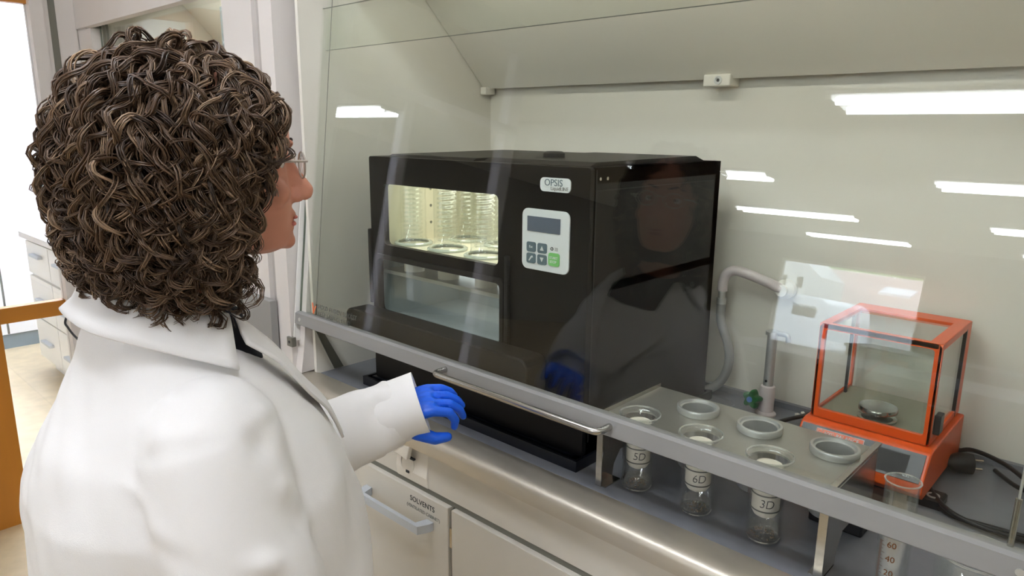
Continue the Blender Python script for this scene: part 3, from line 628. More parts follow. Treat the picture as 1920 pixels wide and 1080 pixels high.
for q in ((-.462,-.372,.0548,.0558),(-.462,-.372,.0402,.0412),(-.462,-.461,.041,.055),(-.373,-.372,.041,.055)): obj('plate_border', sbox(*q,.0035,.0040), M['wht'], dp)
d_ = (slope(0,1,0)-slope(0,0,0))
text('lettering', '6002 BALANCE', .0098, slope(-.446,.0450,.0042), (1,0,0), d_, M['wht'], dp)
for q in ((-.459,-.450,.0525,.0531),(-.459,-.450,.0435,.0441),(-.459,-.4584,.044,.053),(-.4506,-.450,.044,.053),(-.457,-.452,.048,.0486)): obj('emblem', sbox(*q,.0036,.0041), M['wht'], dp)
obj('bar_window', sbox(-.352,-.292,.010,.052,.0025,.0030), M['black2'], dp)
# draught case frame
fw_ = .014
def ring_plate(u0,u1,v0,v1,b,tb,th,tw): return flat_with_holes(rrect(u0,u1,v0,v1,.008), [rrect(u0+b,u1-b,v0+tb,v1-b,.006)], th, tw)
obj('front_frame', ring_plate(QX0,QX1,QZ0,QZ1,.011,.017,.010, lambda u,v,w: Vector((u,QY+.005+w,v))), M['orange'], bl)
obj('top_frame', flat_with_holes(rrect(QX0,QX1,QY,QYB,.006), [[(QX0+.018,QY+.012),(QX1-.022,QY+.012),(QX1-.022,QYB-.050),(QX0+.018,QYB-.050)]], .010, lambda u,v,w: Vector((u,v,QZ1-.004+w))), M['orange'], bl)
obj('side_frame', flat_with_holes([(QY,QZ0),(QYB,QZ0),(QYB,QZ1),(QY,QZ1)], [[(QY+.010,QZ0+.012),(QYB-.035,QZ0+.012),(QYB-.035,QZ1-.012),(QY+.010,QZ1-.012)]], .005, lambda u,v,w: Vector((QX1-.0017+w,u,v))), M['orange'], bl)
obj('side_frame', flat_with_holes([(QY,QZ0),(QYB,QZ0),(QYB,QZ1),(QY,QZ1)], [[(QY+.010,QZ0+.010),(QYB-.012,QZ0+.010),(QYB-.012,QZ1-.012),(QY+.010,QZ1-.012)]], .005, lambda u,v,w: Vector((QX0+.0017+w,u,v))), M['orange'], bl)
obj('case_post', B(QX0+.006,QX0+.011,QYB-.062,QYB-.055,QZ0,QZ1-.01), M['panelblack'], bl)
obj('case_post', B(QX1-.005,QX1+.0012,QYB-.039,QYB-.034,QZ0,QZ1-.01), M['panelblack'], bl)
obj('glass_pane', pane(QX0+.008,QX1-.008,QY+.004,QY+.006,QZ0+.012,QZ1-.008), [M['gclear'],M['gclear']], bl)
obj('glass_pane', pane(QX0+.010,QX1-.010,QYB-.004,QYB-.002,QZ0+.004,QZ1-.008), [M['gclear'],M['gclear']], bl)
obj('glass_pane', pane(QX1-.004,QX1-.002,QY+.01,QYB-.03,QZ0+.01,QZ1-.008,'x'), [M['gclear'],M['gclear']], bl)
obj('glass_pane', pane(QX0+.012,QX1-.012,QY+.012,QYB-.045,QZ1-.004,QZ1-.002,'z'), [M['gclear'],M['gclear']], bl)
obj('case_floor', B(QX0+.004,QX1-.004,QY+.004,QYB-.004,1.0002,1.006), mat('case_floor', (150,148,130), .4), bl)
px_, py_ = -.378, 1.475
obj('weighing_pan', lathe(bmesh.new(), px_, py_, [(.001,1.026),(.034,1.026),(.036,1.027),(.036,1.034),(.035,1.0355),(.001,1.0355)], 40, caps=False), M['pan'], bl, smooth=True)
obj('pan_ring', lathe(bmesh.new(), px_, py_, [(.029,1.006),(.036,1.008),(.036,1.013),(.031,1.017),(.012,1.017),(.012,1.026)], 40, caps=False), M['pan'], bl, smooth=True)
obj('door_grip', B(QX1+.0005,QX1+.012,QY+.012,QY+.040,1.022,1.060), M['panelblack'], bl, bevel=.002)
obj('foot', prism(bmesh.new(), [(QX1-.015,.9),(QX1+.040,.9),(QX1+.040,.912),(QX1+.036,.915),(QX1-.015,.915)], 1.385, 1.435, 'y'), M['black2'], bl)
obj('level_ring', lathe(bmesh.new(), QX1+.022, 1.408, [(.011,.915),(.011,.917),(.008,.917),(.008,.915)], 24, caps=False), M['alu'], bl, smooth=True)
for x, y in ((QX0+.02,1.40),(QX0+.02,1.62),(QX1-.02,1.62)): obj('foot', lathe(bmesh.new(), x, y, [(.012,.9),(.012,.915)], 16), M['black2'], bl)
ad = thing('power_supply', 'black power supply block lying before the orange balance', 'power supply', (-.335,1.27,.9))
obj('housing', B(-.395,-.305,1.19,1.345,.9,.928), M['black2'], ad, bevel=.004); obj('rib', B(-.39,-.31,1.20,1.204,.928,.930), M['ink'], ad)

# ------------------------------------------------------------ plug and coiled cable
pg = thing('mains_plug', 'black two-pin mains plug lying with its coiled cable right of the balance', 'plug', (-.25,1.60,.9))
bm = lathe(bmesh.new(), -.224, 1.585, [(.0,0),(.020,.0),(.0205,.004),(.0205,.026),(.017,.034),(.010,.044),(.008,.052)][1:], 24, axis='y', cz=.924)
ROT = Matrix.Translation((-.224,1.585,.924)) @ Matrix.Rotation(math.radians(118),4,'Z') @ Matrix.Translation((.224,-1.585,-.924))
bm.transform(ROT); obj('plug_body', bm, M['cable'], pg, smooth=True)
for dz in (-.009,.009):
    bm = lathe(bmesh.new(), -.224, 1.585, [(.0024,0),(.0024,-.019)], 10, axis='y', cz=.924+dz); bm.transform(ROT); obj('pin', bm, M['brass'], pg, smooth=True)
obj('cord', tube(bmesh.new(), smoothpath([(-.294,1.630,.924),(-.305,1.62,.918),(-.308,1.57,.910),(-.293,1.50,.906),(-.262,1.425,.906),(-.215,1.375,.906),(-.15,1.375,.906),(-.07,1.39,.906),(-.05,1.43,.906)]), .0048, 10), M['cable'], pg, smooth=True)
cc = tube(bmesh.new(), smoothpath([(-.268,1.652,.912),(-.295,1.635,.918),(-.300,1.58,.916),(-.283,1.49,.914),(-.250,1.415,.914),(-.205,1.362,.914),(-.14,1.355,.910),(-.06,1.37,.906)]), .0046, 10)
tube(cc, smoothpath([(-.268,1.652,.912),(-.235,1.645,.93),(-.17,1.60,.935),(-.11,1.53,.930),(-.06,1.50,.91)]), .0046, 10)
tag(obj('cable', cc, M['cable'], smooth=True), 'loop of black cable round the mains plug at right', 'cable')
tag(obj('cable', tube(bmesh.new(), smoothpath([(-.19,1.63,.906),(-.15,1.57,.912),(-.10,1.53,.915),(-.06,1.50,.906)]), .0045, 10), M['cable'], smooth=True), 'short black cable running from behind the plug to the right edge', 'cable')
tag(obj('cable', tube(bmesh.new(), smoothpath([(-.46,1.645,.96),(-.50,1.635,.955),(-.56,1.60,.925),(-.605,1.545,.908),(-.575,1.50,.906),(-.52,1.53,.906),(-.498,1.60,.918)]), .0050, 10), M['cable'], smooth=True), 'black cable bending down from the left side of the balance', 'cable')

# ------------------------------------------------------------ measuring cylinder and large beaker
cy = thing('measuring_cylinder', 'glass measuring cylinder with brown graduation, behind the sash bar', 'measuring cylinder', (-.226,1.055,.9))
cx0, cy0, cr, ct = -.226, 1.055, .0222, 1.088
obj('wall', lathe(bmesh.new(), cx0, cy0, [(cr,.912),(cr,ct-.006),(cr+.0015,ct)], 40, caps=False), M['gwall'], cy, smooth=True)
obj('inner_wall', lathe(bmesh.new(), cx0, cy0, [(.001,.916),(cr-.002,.918),(cr-.0015,ct-.004),(cr,ct)], 40, caps=False), M['gwall'], cy, smooth=True)
rm = bmesh.new(); tube(rm, [(cx0+(cr+.001)*math.cos(2*PI*i/40), cy0+(cr+.001)*math.sin(2*PI*i/40), ct) for i in range(41)], .0013, 8, caps=False); obj('rim', rm, glass('rim_glass_c', (.88,.9,.88), f0=.32, haze=.12), cy, smooth=True)  # rim highlight put into the glass as pale haze
hx = lathe(bmesh.new(), cx0, cy0, [(.038,.900),(.038,.906),(.034,.909),(.022,.911)], 6); obj('foot', hx, M['gwall'], cy)
base = math.atan2(-cy0, -cx0)
def wrap(nm, s, size, a0, z, mt_=M['brown']):
    cu = D.curves.new('tmp', 'FONT'); cu.body = s; cu.size = size; cu.extrude = .0002; o = D.objects.new('tmp', cu); COL.objects.link(o)
    dg = bpy.context.evaluated_depsgraph_get(); dg.update(); me = D.meshes.new_from_object(o.evaluated_get(dg)); D.objects.remove(o); me.materials.clear()
    for v in me.vertices:
        a = base+a0+v.co.x/cr; rr = cr+.0004+v.co.z; v.co = Vector((cx0+rr*math.cos(a), cy0+rr*math.sin(a), z+v.co.y))
    return link(nm, me, mt_, cy)
zm = {60:.992, 40:.970, 20:.948}
for k_, z_ in zm.items(): wrap('lettering', str(k_), .0125, -.42, z_)
wrap('lettering', '100 ml', .0070, -.10, 1.046, M['brown']); wrap('lettering', 'In 20 C', .0055, -.10, 1.038, M['brown']); wrap('lettering', '± 1', .0055, .1, 1.030, M['brown'])
tk = bmesh.new()
for i in range(66):
    z = .926+i*.0011*1.0; L = .42 if i % 10 == 0 else (.3 if i % 5 == 0 else .2)
    a0 = base-.95; vs_ = []
    for q in range(5):
        a = a0+L*q/4; vs_.append((cx0+(cr+.0003)*math.cos(a), cy0+(cr+.0003)*math.sin(a)))
    for q in range(4):
        f = tk.faces.new([tk.verts.new((*vs_[q],z)), tk.verts.new((*vs_[q+1],z)), tk.verts.new((*vs_[q+1],z+.0004)), tk.verts.new((*vs_[q],z+.0004))])
tko = obj('graduation', tk, M['brown'], cy); tko['kind'] = 'stuff'
bk_ = thing('beaker', 'large empty glass beaker at the bottom right corner', 'beaker', (-.125,1.085,.9))
bx, by, br = -.130, 1.082, .050
obj('wall', lathe(bmesh.new(), bx, by, [(.001,.9015),(br-.008,.9015),(br-.002,.905),(br,.912),(br,.998),(br+.004,1.004)], 48, caps=False), M['gwall'], bk_, smooth=True, auto=False)
obj('inner_wall', lathe(bmesh.new(), bx, by, [(.001,.904),(br-.009,.904),(br-.003,.908),(br-.002,.998),(br+.002,1.004)], 48, caps=False), M['gwall'], bk_, smooth=True, auto=False)
rm = bmesh.new(); tube(rm, [(bx+(br+.003)*math.cos(2*PI*i/48), by+(br+.003)*math.sin(2*PI*i/48), 1.005) for i in range(49)], .0016, 8, caps=False); obj('rim', rm, glass('rim_glass_b', (.9,.92,.9), f0=.34, haze=.16), bk_, smooth=True)  # pale haze in the rim stands in for its highlight

# ------------------------------------------------------------ water tap, hose, drain at the back
vx, vy = -.655, 1.60
tp = thing('water_tap', 'upright steel standpipe with a green star knob and blue centre', 'tap', (vx,vy,.9))
obj('body', lathe(bmesh.new(), vx, vy, [(.024,.900),(.024,.904),(.0175,.910),(.0175,.968),(.0165,.972),(.012,.974)], 28), M['pinkish'], tp, smooth=True)
obj('pipe', lathe(bmesh.new(), vx, vy, [(.0115,.974),(.0115,1.105)], 24), M['alu'], tp, smooth=True)
obj('pipe_cap', lathe(bmesh.new(), vx, vy, [(.016,1.100),(.016,1.108),(.012,1.110)], 24), M['alu'], tp, smooth=True)
obj('spout', tube(bmesh.new(), smoothpath([(vx,vy,1.104),(vx+.035,vy-.004,1.106),(vx+.040,vy-.005,1.09)]), .006, 10), M['alu'], tp, smooth=True)
obj('hole_mark', lathe(bmesh.new(), vx-.001, vy-.0125, [(.003,0),(.003,.002)], 10, axis='y', cz=.987), M['ink'], tp)
kd = Vector((-.1, -1, .12)).normalized(); kc = Vector((vx-.022, vy-.032, .942))
ka = kd.cross(Vector((0,0,1))).normalized(); kb = ka.cross(kd)
bm = bmesh.new(); pts = []
for i in range(48):
    a = 2*PI*i/48; r = .0195*(1+.22*math.cos(5*a))
    pts.append((r*math.cos(a+.4), r*math.sin(a+.4)))
for (s1, h1), (s2, h2) in zip([(.80,-.014),(1,-.008),(1,.006),(.85,.011)], [(1,-.008),(1,.006),(.85,.011),(.0,.013)]):
    for i in range(48):
        j = (i+1) % 48
        q = [kc+ka*pts[i][0]*s1+kb*pts[i][1]*s1+kd*h1, kc+ka*pts[j][0]*s1+kb*pts[j][1]*s1+kd*h1, kc+ka*pts[j][0]*s2+kb*pts[j][1]*s2+kd*h2, kc+ka*pts[i][0]*s2+kb*pts[i][1]*s2+kd*h2]
        bm.faces.new([bm.verts.new(x) for x in q])
bmesh.ops.remove_doubles(bm, verts=bm.verts[:], dist=1e-5)
kn = obj('knob', bm, M['greenk'], tp, smooth=True)
bd = bmesh.new(); tube(bd, [kc+kd*.012, kc+kd*.0145], .0068, 20); obj('knob_disc', bd, M['bluek'], kn)
bm = bmesh.new(); tube(bm, [kc-kd*.014, Vector((vx,vy,.945))], .007, 12); obj('spindle', bm, M['pinkish'], tp, smooth=True)
hs = thing('drain_hose', 'grey hose hanging behind the black unit at the back wall', 'hose', (-.80,1.62,.93))
obj('hose', tube(bmesh.new(), smoothpath([(-.803,1.625,1.155),(-.800,1.625,1.10),(-.775,1.625,1.04),(-.770,1.622,.99),(-.79,1.62,.94),(-.83,1.60,.912),(-.88,1.59,.91)]), .0115, 14), M['hose'], hs, smooth=True)
obj('connector', lathe(bmesh.new(), -.803, 1.625, [(.012,1.145),(.012,1.160),(.009,1.160),(.009,1.182)], 20), M['alu'], hs, smooth=True)
obj('elbow', tube(bmesh.new(), smoothpath([(-.803,1.625,1.178),(-.802,1.626,1.205),(-.792,1.628,1.225),(-.765,1.632,1.232),(-.70,1.64,1.215),(-.665,1.65,1.20)]), [.012]*9+[.013]*9+[.014]*9+[.012]*14 if False else .0125, 14), M['pinkish'], hs, smooth=True)
obj('wall_flange', lathe(bmesh.new(), -.662, 1.640, [(.024,.038),(.024,.02),(.014,.01),(.014,0)], 24, axis='y', cz=1.198), M['hood'], hs, smooth=True)
cs = bmesh.new()
for (r, z) in ((1.0,.9006),):
    pass
ov = lambda r, z: [(-.800+.068*r*math.cos(2*PI*i/40), 1.590+.036*r*math.sin(2*PI*i/40), z) for i in range(40)]
rings = [[cs.verts.new(p) for p in ov(r, z)] for r, z in ((1.0,.9005),(.97,.9035),(.90,.9035),(.84,.9008),(.60,.9006))]
for a, b in zip(rings, rings[1:]):
    for i in range(40): cs.faces.new((a[i], a[(i+1)%40], b[(i+1)%40], b[i]))
cs.faces.new(rings[-1])
tag(obj('cup_sink', cs, M['slate'], smooth=True), 'oval grey cup sink in the worktop beside the black unit', 'sink')
st_ = bmesh.new(); 
for i, (a, b) in enumerate((((-.60,1.64),(-.535,1.60)), ((-.59,1.65),(-.54,1.575)))):
    prism(st_, [(a[0],a[1]),(b[0],b[1]),(b[0]+.004,b[1]+.008),(a[0]+.004,a[1]+.008)], .9004, .906+.004*i, 'z')
tag(obj('wrapper', st_, M['thimble']), 'crumpled pale wrapper beside the green-knobbed tap', 'wrapper')

# ------------------------------------------------------------ person
PS = Vector((-.958, .440, 1.528))            # middle of the skull
FY = math.atan2(.12, .99)                    # turn of the body to the right
HY = .30
def hw(p): # head local -> world
    x, y, z = p[0]*1.04, p[1]*1.04, p[2]*1.04; c, s = math.cos(-HY), math.sin(-HY)
    return Vector((PS.x+c*x-s*y, PS.y+s*x+c*y, PS.z+z))
BO = Vector((-1.00, .375, 0))
def bw(p):
    x, y, z = p; c, s = math.cos(-FY), math.sin(-FY)
    return Vector((BO.x+c*x-s*y, BO.y+s*x+c*y, z))
def ringloft(bm, secs, W, n=40, caps=True):
    """secs: (z, yfront, yback, halfwidth, power, ztilt, xoff)"""
    rings = []
    for s in secs:
        z, yf, yb, w_ = s[:4]; pw = s[4] if len(s) > 4 else 2.; tl = s[5] if len(s) > 5 else 0.; xo = s[6] if len(s) > 6 else 0.
        ym = (yf+yb)/2; h = (yf-yb)/2; R_ = []
        for k in range(n):
            a = 2*PI*k/n; cx, sy = math.cos(a), math.sin(a)
            x = w_*math.copysign(abs(cx)**(2/pw), cx); y = h*math.copysign(abs(sy)**(2/pw), sy)
            R_.append(bm.verts.new(W((x+xo, ym+y, z+tl*(y/h if h else 0)))))
        rings.append(R_)
    for a, b in zip(rings, rings[1:]):
        for k in range(n): bm.faces.new((a[k], a[(k+1)%n], b[(k+1)%n], b[k]))
    if caps: bm.faces.new(rings[0]); bm.faces.new(rings[-1])
    return bm
def ball(bm, c, r, W=None, sc=(1,1,1), sub=3):
    g = bmesh.ops.create_icosphere(bm, subdivisions=sub, radius=1.0)
    for v in g['verts']:
        p = (c[0]+v.co.x*r*sc[0], c[1]+v.co.y*r*sc[1], c[2]+v.co.z*r*sc[2]); v.co = W(p) if W else Vector(p)
def limb(bm, pts, rs, n=16):
    """closed tapered chain with rounded joints"""
    P = [Vector(p) for p in pts]
    for a, b, ra, rb in zip(P, P[1:], rs, rs[1:]): tube(bm, [a, a.lerp(b,.5), b], [ra, (ra+rb)/2, rb], n)
    for p, r in zip(P, rs): ball(bm, p, r, sub=2)

pers = thing('person', 'person in a white lab coat with curly brown hair, reaching towards the sash', 'person', (BO.x, BO.y, 0))
# wrists, elbows, shoulders (world)
LW = Vector((-.968, .735, 1.070)); LE = Vector((-1.120, .520, .990)); LS = bw((-.135, .01, 1.205))
RS = bw((.165, -.01, 1.180)); RE = bw((.245, .0, .960)); RW = bw((.22, .17, .780))
bm = bmesh.new()
ringloft(bm, [(-.128,.062,.015,.022),(-.120,.080,-.005,.038),(-.106,.088,-.03,.049),(-.092,.0855,-.055,.057),(-.075,.088,-.072,.063),(-.055,.088,-.085,.069),(-.03,.086,-.093,.073),(-.008,.083,-.098,.0755),(.02,.091,-.10,.077),(.05,.090,-.10,.074),(.08,.074,-.09,.064),(.10,.048,-.07,.047),(.112,.015,-.04,.022)], hw, 48)
# nose: bridge to tip, wings
limb(bm, [hw((0,.082,.004)), hw((0,.096,-.022)), hw((0,.113,-.046))], [.007,.0085,.0095])
ball(bm, (0,.085,-.012), .010, hw); ball(bm, (0,.089,-.030), .014, hw, (.9,1,1)); ball(bm, (0,.096,-.046), .014, hw, (.95,1,1))
ball(bm, (0,.108,-.051), .0115, hw, (1.1,1,.8)); ball(bm, (.010,.096,-.055), .008, hw); ball(bm, (-.010,.096,-.055), .008, hw)
ball(bm, (0,.086,-.078), .010, hw, (1.9,.9,.75)); ball(bm, (0,.083,-.094), .010, hw, (1.8,.9,.75)); ball(bm, (0,.080,-.114), .014, hw, (1.2,.9,.9))
ball(bm, (.030,.084,.018), .010, hw, (1.7,.6,.6)); ball(bm, (-.030,.084,.018), .010, hw, (1.7,.6,.6))
for s in (-1, 1): ball(bm, (.077*s,-.010,-.018), .018, hw, (.35,.9,1.6)); ball(bm, (.045*s,.062,-.045), .018, hw, (1,1,1))
NK = bw((0,-.005,1.32))
limb(bm, [hw((0,-.028,-.075)), hw((0,-.040,-.15)), NK], [.052,.052,.062], 24)
ringloft(bm, [(1.35,.035,-.06,.055),(1.31,.045,-.065,.075),(1.25,.06,-.08,.12),(1.18,.09,-.10,.150),(1.05,.09,-.11,.145),(.98,.10,-.12,.155),(.88,.10,-.15,.185),(.80,.09,-.15,.185)], bw, 40)
limb(bm, [LS, LE, LE.lerp(LW,.9)], [.05,.042,.026]); limb(bm, [RS, RE, RE.lerp(RW,.95)], [.052,.042,.026])
for s in (-1, 1): limb(bm, [bw((.095*s,-.03,.84)), bw((.10*s,-.02,.47)), bw((.105*s,-.05,.09)), bw((.105*s,.04,.045))], [.09,.056,.038,.03])
me = remesh(bm, .0042, 5, .55, 'body'); link('body', me, M['skin'], pers, smooth=True)
# face details
for s in (-1, 1):
    bm = bmesh.new(); ball(bm, (.031*s,.0655,-.006), .0115, hw); e = obj('eye', bm, M['eyew'], pers, smooth=True)
    bm = bmesh.new(); ball(bm, (.031*s,.0722,-.006), .0055, hw); obj('iris', bm, M['iris'], e, smooth=True)
    bm = bmesh.new(); limb(bm, [hw((.016*s,.0895,.018)), hw((.032*s,.0865,.023)), hw((.048*s,.074,.018))], [.0022,.0028,.0015], 8); obj('eyebrow', bm, M['hairbase'], pers)
bm = bmesh.new(); ball(bm, (0,.0905,-.0815), .006, hw, (3.0,.9,.55)); ball(bm, (0,.0880,-.0905), .0065, hw, (2.7,.9,.6)); obj('lips', bm, M['lips'], pers, smooth=True)
gl = bmesh.new()
for s in (-1, 1):
    P = [hw((s*.033+.024*math.cos(2*PI*i/28), .099-.12*(abs(s*.033+.024*math.cos(2*PI*i/28))-.03)*.5, -.010+.017*math.sin(2*PI*i/28))) for i in range(29)]
    tube(gl, P, .0013, 8, caps=False)
    tube(gl, [hw((s*.057,.100,-.004)), hw((s*.074,.085,-.003)), hw((s*.080,.0,-.004)), hw((s*.080,-.03,-.014))], .0018, 8)
tube(gl, [hw((-.010,.105,-.006)), hw((0,.108,-.002)), hw((.010,.105,-.006))], .0013, 8)
sg = obj('spectacles', gl, M['frame'], pers, smooth=True)
for s in (-1, 1):
    bm = bmesh.new(); c_ = bm.verts.new(hw((s*.033,.0995,-.010))); V = [bm.verts.new(hw((s*.033+.0235*math.cos(2*PI*i/28), .099-.12*(abs(s*.033+.0235*math.cos(2*PI*i/28))-.03)*.5, -.010+.0165*math.sin(2*PI*i/28)))) for i in range(28)]
    for i in range(28): bm.faces.new((c_, V[i], V[(i+1)%28]))
    obj('lens', bm, M['gclear'], sg)
# shirt seen at the neck, trousers, shoes
bm = bmesh.new(); ringloft(bm, [(1.365,.058,-.055,.062,2.,-.02),(1.345,.072,-.065,.070,2.,-.02),(1.31,.090,-.075,.090),(1.25,.112,-.09,.130),(1.15,.125,-.11,.165),(1.0,.12,-.11,.16)], bw, 40); obj('shirt', bm, M['shirt'], pers, smooth=True)
bm = bmesh.new(); ringloft(bm, [(1.0,.11,-.13,.165),(.88,.11,-.16,.195),(.80,.10,-.15,.195)], bw, 32)
for s in (-1, 1): limb(bm, [bw((.095*s,-.03,.83)), bw((.10*s,-.02,.47)), bw((.105*s,-.05,.10))], [.098,.068,.060])
link('trousers', remesh(bm, .008, 3, .5, 'trousers'), M['trousers'], pers, smooth=True)
for s in (-1, 1):
    bm = bmesh.new(); ringloft(bm, [(.0,.16,-.09,.043,2.6),(.02,.165,-.092,.046,2.6),(.045,.13,-.09,.042),(.085,.02,-.088,.038),(.10,.0,-.085,.036)], lambda p: bw((p[0]+.105*s,p[1],p[2])), 28); obj('shoe', bm, M['shoe'], pers, smooth=True)
# lab coat: torso and sleeves grown into one cloth surface
bm = bmesh.new()
ringloft(bm, [(.50,.25,-.22,.265,2.2),(.70,.25,-.215,.26,2.2),(.88,.25,-.205,.25,2.2),(1.0,.245,-.200,.243,2.2),(1.09,.220,-.200,.237,2.2),(1.16,.185,-.175,.215,2.2),(1.215,.145,-.145,.185,2.2),(1.26,.112,-.118,.148,2.1,-.012),(1.30,.088,-.100,.108,2.,-.030),(1.335,.060,-.088,.074,2.,-.042)], bw, 56)
for S_, E_, W_, rr in ((LS, LE, LW, (.064,.072,.074,.064)), (RS, RE, RW, (.088,.090,.074,.062))):
    mid = E_.lerp(W_, .5)+Vector((0,0,-.006))
    limb(bm, [S_, S_.lerp(E_,.5), E_, mid, E_.lerp(W_,.92)], [rr[0], rr[0]*1.02, rr[1], rr[2], rr[3]-.004], 28)
me = remesh(bm, .0055, 7, .6, 'lab_coat')
def ridge(p, o, d, wdt, amp, ln):   # a soft cloth fold: a line through o along d
    v = p-o; d = d.normalized(); t = v.dot(d); q = (v-d*t).length
    return amp*math.exp(-(q/wdt)**2)*math.exp(-(t/ln)**2)
folds = []
random.seed(3)
for k in range(34):
    t = random.random(); o = (RS.lerp(RE, t*1.4-.1) if k % 2 else RS.lerp(RE, t*1.3))+Vector((random.uniform(-.04,.10),random.uniform(-.09,.05),0))
    folds.append((o, Vector((random.uniform(.5,1),random.uniform(.4,1.),random.uniform(-.7,.1))), random.uniform(.011,.020), random.uniform(-.017,.015), .08))
for k in range(30):
    t = random.random(); o = LE.lerp(LW, t)+Vector((random.uniform(-.05,.05),random.uniform(-.05,.05),random.uniform(-.06,.06)))
    folds.append((o, Vector((random.uniform(-.5,.5),random.uniform(-.3,.3),1)), random.uniform(.010,.017), random.uniform(-.016,.012), .05))
for k in range(16):
    o = bw((random.uniform(-.1,.22),random.choice((-.17,.17))+random.uniform(-.02,.02),random.uniform(.9,1.25)))
    folds.append((o, Vector((random.uniform(-.4,.6),random.uniform(-.3,.5),-1)), random.uniform(.014,.028), random.uniform(-.012,.010), .12))
import numpy as np
me.update(); nv = len(me.vertices); co = np.empty(nv*3, np.float32); me.vertices.foreach_get('co', co); co = co.reshape(-1,3)
no = np.empty(nv*3, np.float32); me.vertices.foreach_get('normal', no); no = no.reshape(-1,3); dd = np.zeros(nv)
for o_, d_v, wd, am, ln in folds:
    dn_v = np.array(d_v.normalized()); v_ = co-np.array(o_); t_v = v_@dn_v; q2 = ((v_-t_v[:,None]*dn_v)**2).sum(1)
    dd += am*np.exp(-q2/wd**2)*np.exp(-(t_v/ln)**2)
dd += .0022*(np.sin(co[:,0]*31+co[:,2]*17)+np.sin(co[:,1]*27-co[:,2]*23+1))+.0006*np.sin(co[:,0]*90+co[:,1]*70+co[:,2]*60)
me.vertices.foreach_set('co', (co+no*dd[:,None]).astype(np.float32).ravel()); me.update()
ct_ = link('lab_coat', me, M['coat'], pers, smooth=True)
# cuffs: open tapering bands round the wrists
for E_, W_, r1 in ((LE, LW, .0560), (RE, RW, .056)):
    d = (W_-E_).normalized(); a = E_.lerp(W_, .80); b = W_+d*.045
    bm = bmesh.new(); fr2 = frames([a, b]); n = 32; rg_ = []
    for P, r in ((a, r1-.004), (a.lerp(b,.5), r1+.001), (b, r1+.002), (b, r1-.002), (b-d*.03, r1-.008)):
        rg_.append([bm.verts.new(P+r*(1+.05*math.sin(3*2*PI*k/n))*(math.cos(2*PI*k/n)*fr2[0][1]+math.sin(2*PI*k/n)*fr2[0][2])) for k in range(n)])
    for p_, q_ in zip(rg_, rg_[1:]):
        for k in range(n): bm.faces.new((p_[k], p_[(k+1)%n], q_[(k+1)%n], q_[k]))
    obj('cuff', bm, M['coat'], ct_, smooth=True)
# collar: folded band with a pointed right wing
def band(name, top, low, th=.004, parent=ct_):
    T = smoothpath([bw(p) for p in top], 6); L_ = smoothpath([bw(p) for p in low], 6); bm = bmesh.new(); rows = []
    N = 6
    for j in range(N+1):
        t = j/N; rows.append([bm.verts.new(a.lerp(b, t)+Vector((0,0,.010*math.sin(PI*min(1,t*1.5))))) for a, b in zip(T, L_)])
    for a, b in zip(rows, rows[1:]):
        for i in range(len(a)-1): bm.faces.new((a[i], a[i+1], b[i+1], b[i]))
    o = obj(name, bm, M['coat'], parent, smooth=True, auto=False); md = o.modifiers.new('s', 'SOLIDIFY'); md.thickness = th; md.offset = 0; return o
band('collar', [(-.085,.05,1.325),(-.078,-.01,1.355),(-.055,-.06,1.370),(0,-.085,1.375),(.055,-.06,1.370),(.078,-.01,1.355),(.085,.05,1.322)],
     [(-.15,.04,1.272),(-.125,-.05,1.300),(-.080,-.112,1.325),(0,-.128,1.335),(.080,-.112,1.325),(.128,-.05,1.302),(.158,.035,1.268)])
band('lapel', [(.080,.055,1.322),(.075,.105,1.27),(.065,.147,1.21),(.045,.195,1.15),(.03,.230,1.08)], [(.125,.058,1.290),(.128,.100,1.255),(.12,.142,1.20),(.085,.190,1.145),(.035,.232,1.075)])
band('lapel', [(-.080,.055,1.322),(-.075,.105,1.27),(-.065,.147,1.21),(-.045,.195,1.15),(-.0,.230,1.08)], [(-.125,.058,1.290),(-.128,.100,1.255),(-.12,.142,1.20),(-.085,.190,1.145),(-.005,.232,1.075)])
# shoulder seam of the right sleeve
# gloves
def glove(W_, dirv, side, upv, curl=1.):
    f = dirv.normalized(); s = (side-side.dot(f)*f).normalized(); u = s.cross(f)
    if u.dot(upv) < 0: u = -u
    L = lambda a, b, c: W_+f*a+s*b+u*c
    bm = bmesh.new()
    limb(bm, [L(-.075,0,0), L(-.03,0,0), L(.02,0,0)], [.034,.032,.027])
    for b in (-.024,-.008,.008,.024): limb(bm, [L(.015,b*.7,0), L(.075,b,.004)], [.016,.0135])
    for i, (b, ln) in enumerate(((.034,.066),(.0115,.076),(-.0115,.072),(-.034,.058))):
        c = (.56,.40,.33,.30)[i]*curl; k = L(.078,b,.005); d1 = (f*math.cos(c*.5)-u*math.sin(c*.5)); p1 = k+d1*ln*.45
        d2 = (f*math.cos(c*1.7)-u*math.sin(c*1.7)); p2 = p1+d2*ln*.32; d3 = (f*math.cos(c*2.7)-u*math.sin(c*2.7)); p3 = p2+d3*ln*.23
        limb(bm, [L(.06,b*.95,.003), k, p1, p2, p3], [.0108,.0098,.0090,.0084,.0070], 12)
    t0 = L(.018,.024,-.010); t1 = L(.045,.042,-.030); t2 = L(.075,.047,-.046); t3 = L(.098,.044,-.050)
    limb(bm, [t0, t1, t2, t3], [.017,.0135,.0115,.0090], 12)
    return remesh(bm, .0024, 3, .5, 'glove')
gd = (Vector((-.845,.875,1.098))-LW)
me = glove(LW+gd.normalized()*(-.018)+Vector((0,0,.008)), Vector((.52,.80,.10)), Vector((.80,-.52,-.25)), Vector((.1,.1,1)), 1.15)
link('glove', me, M['glove'], pers, smooth=True)
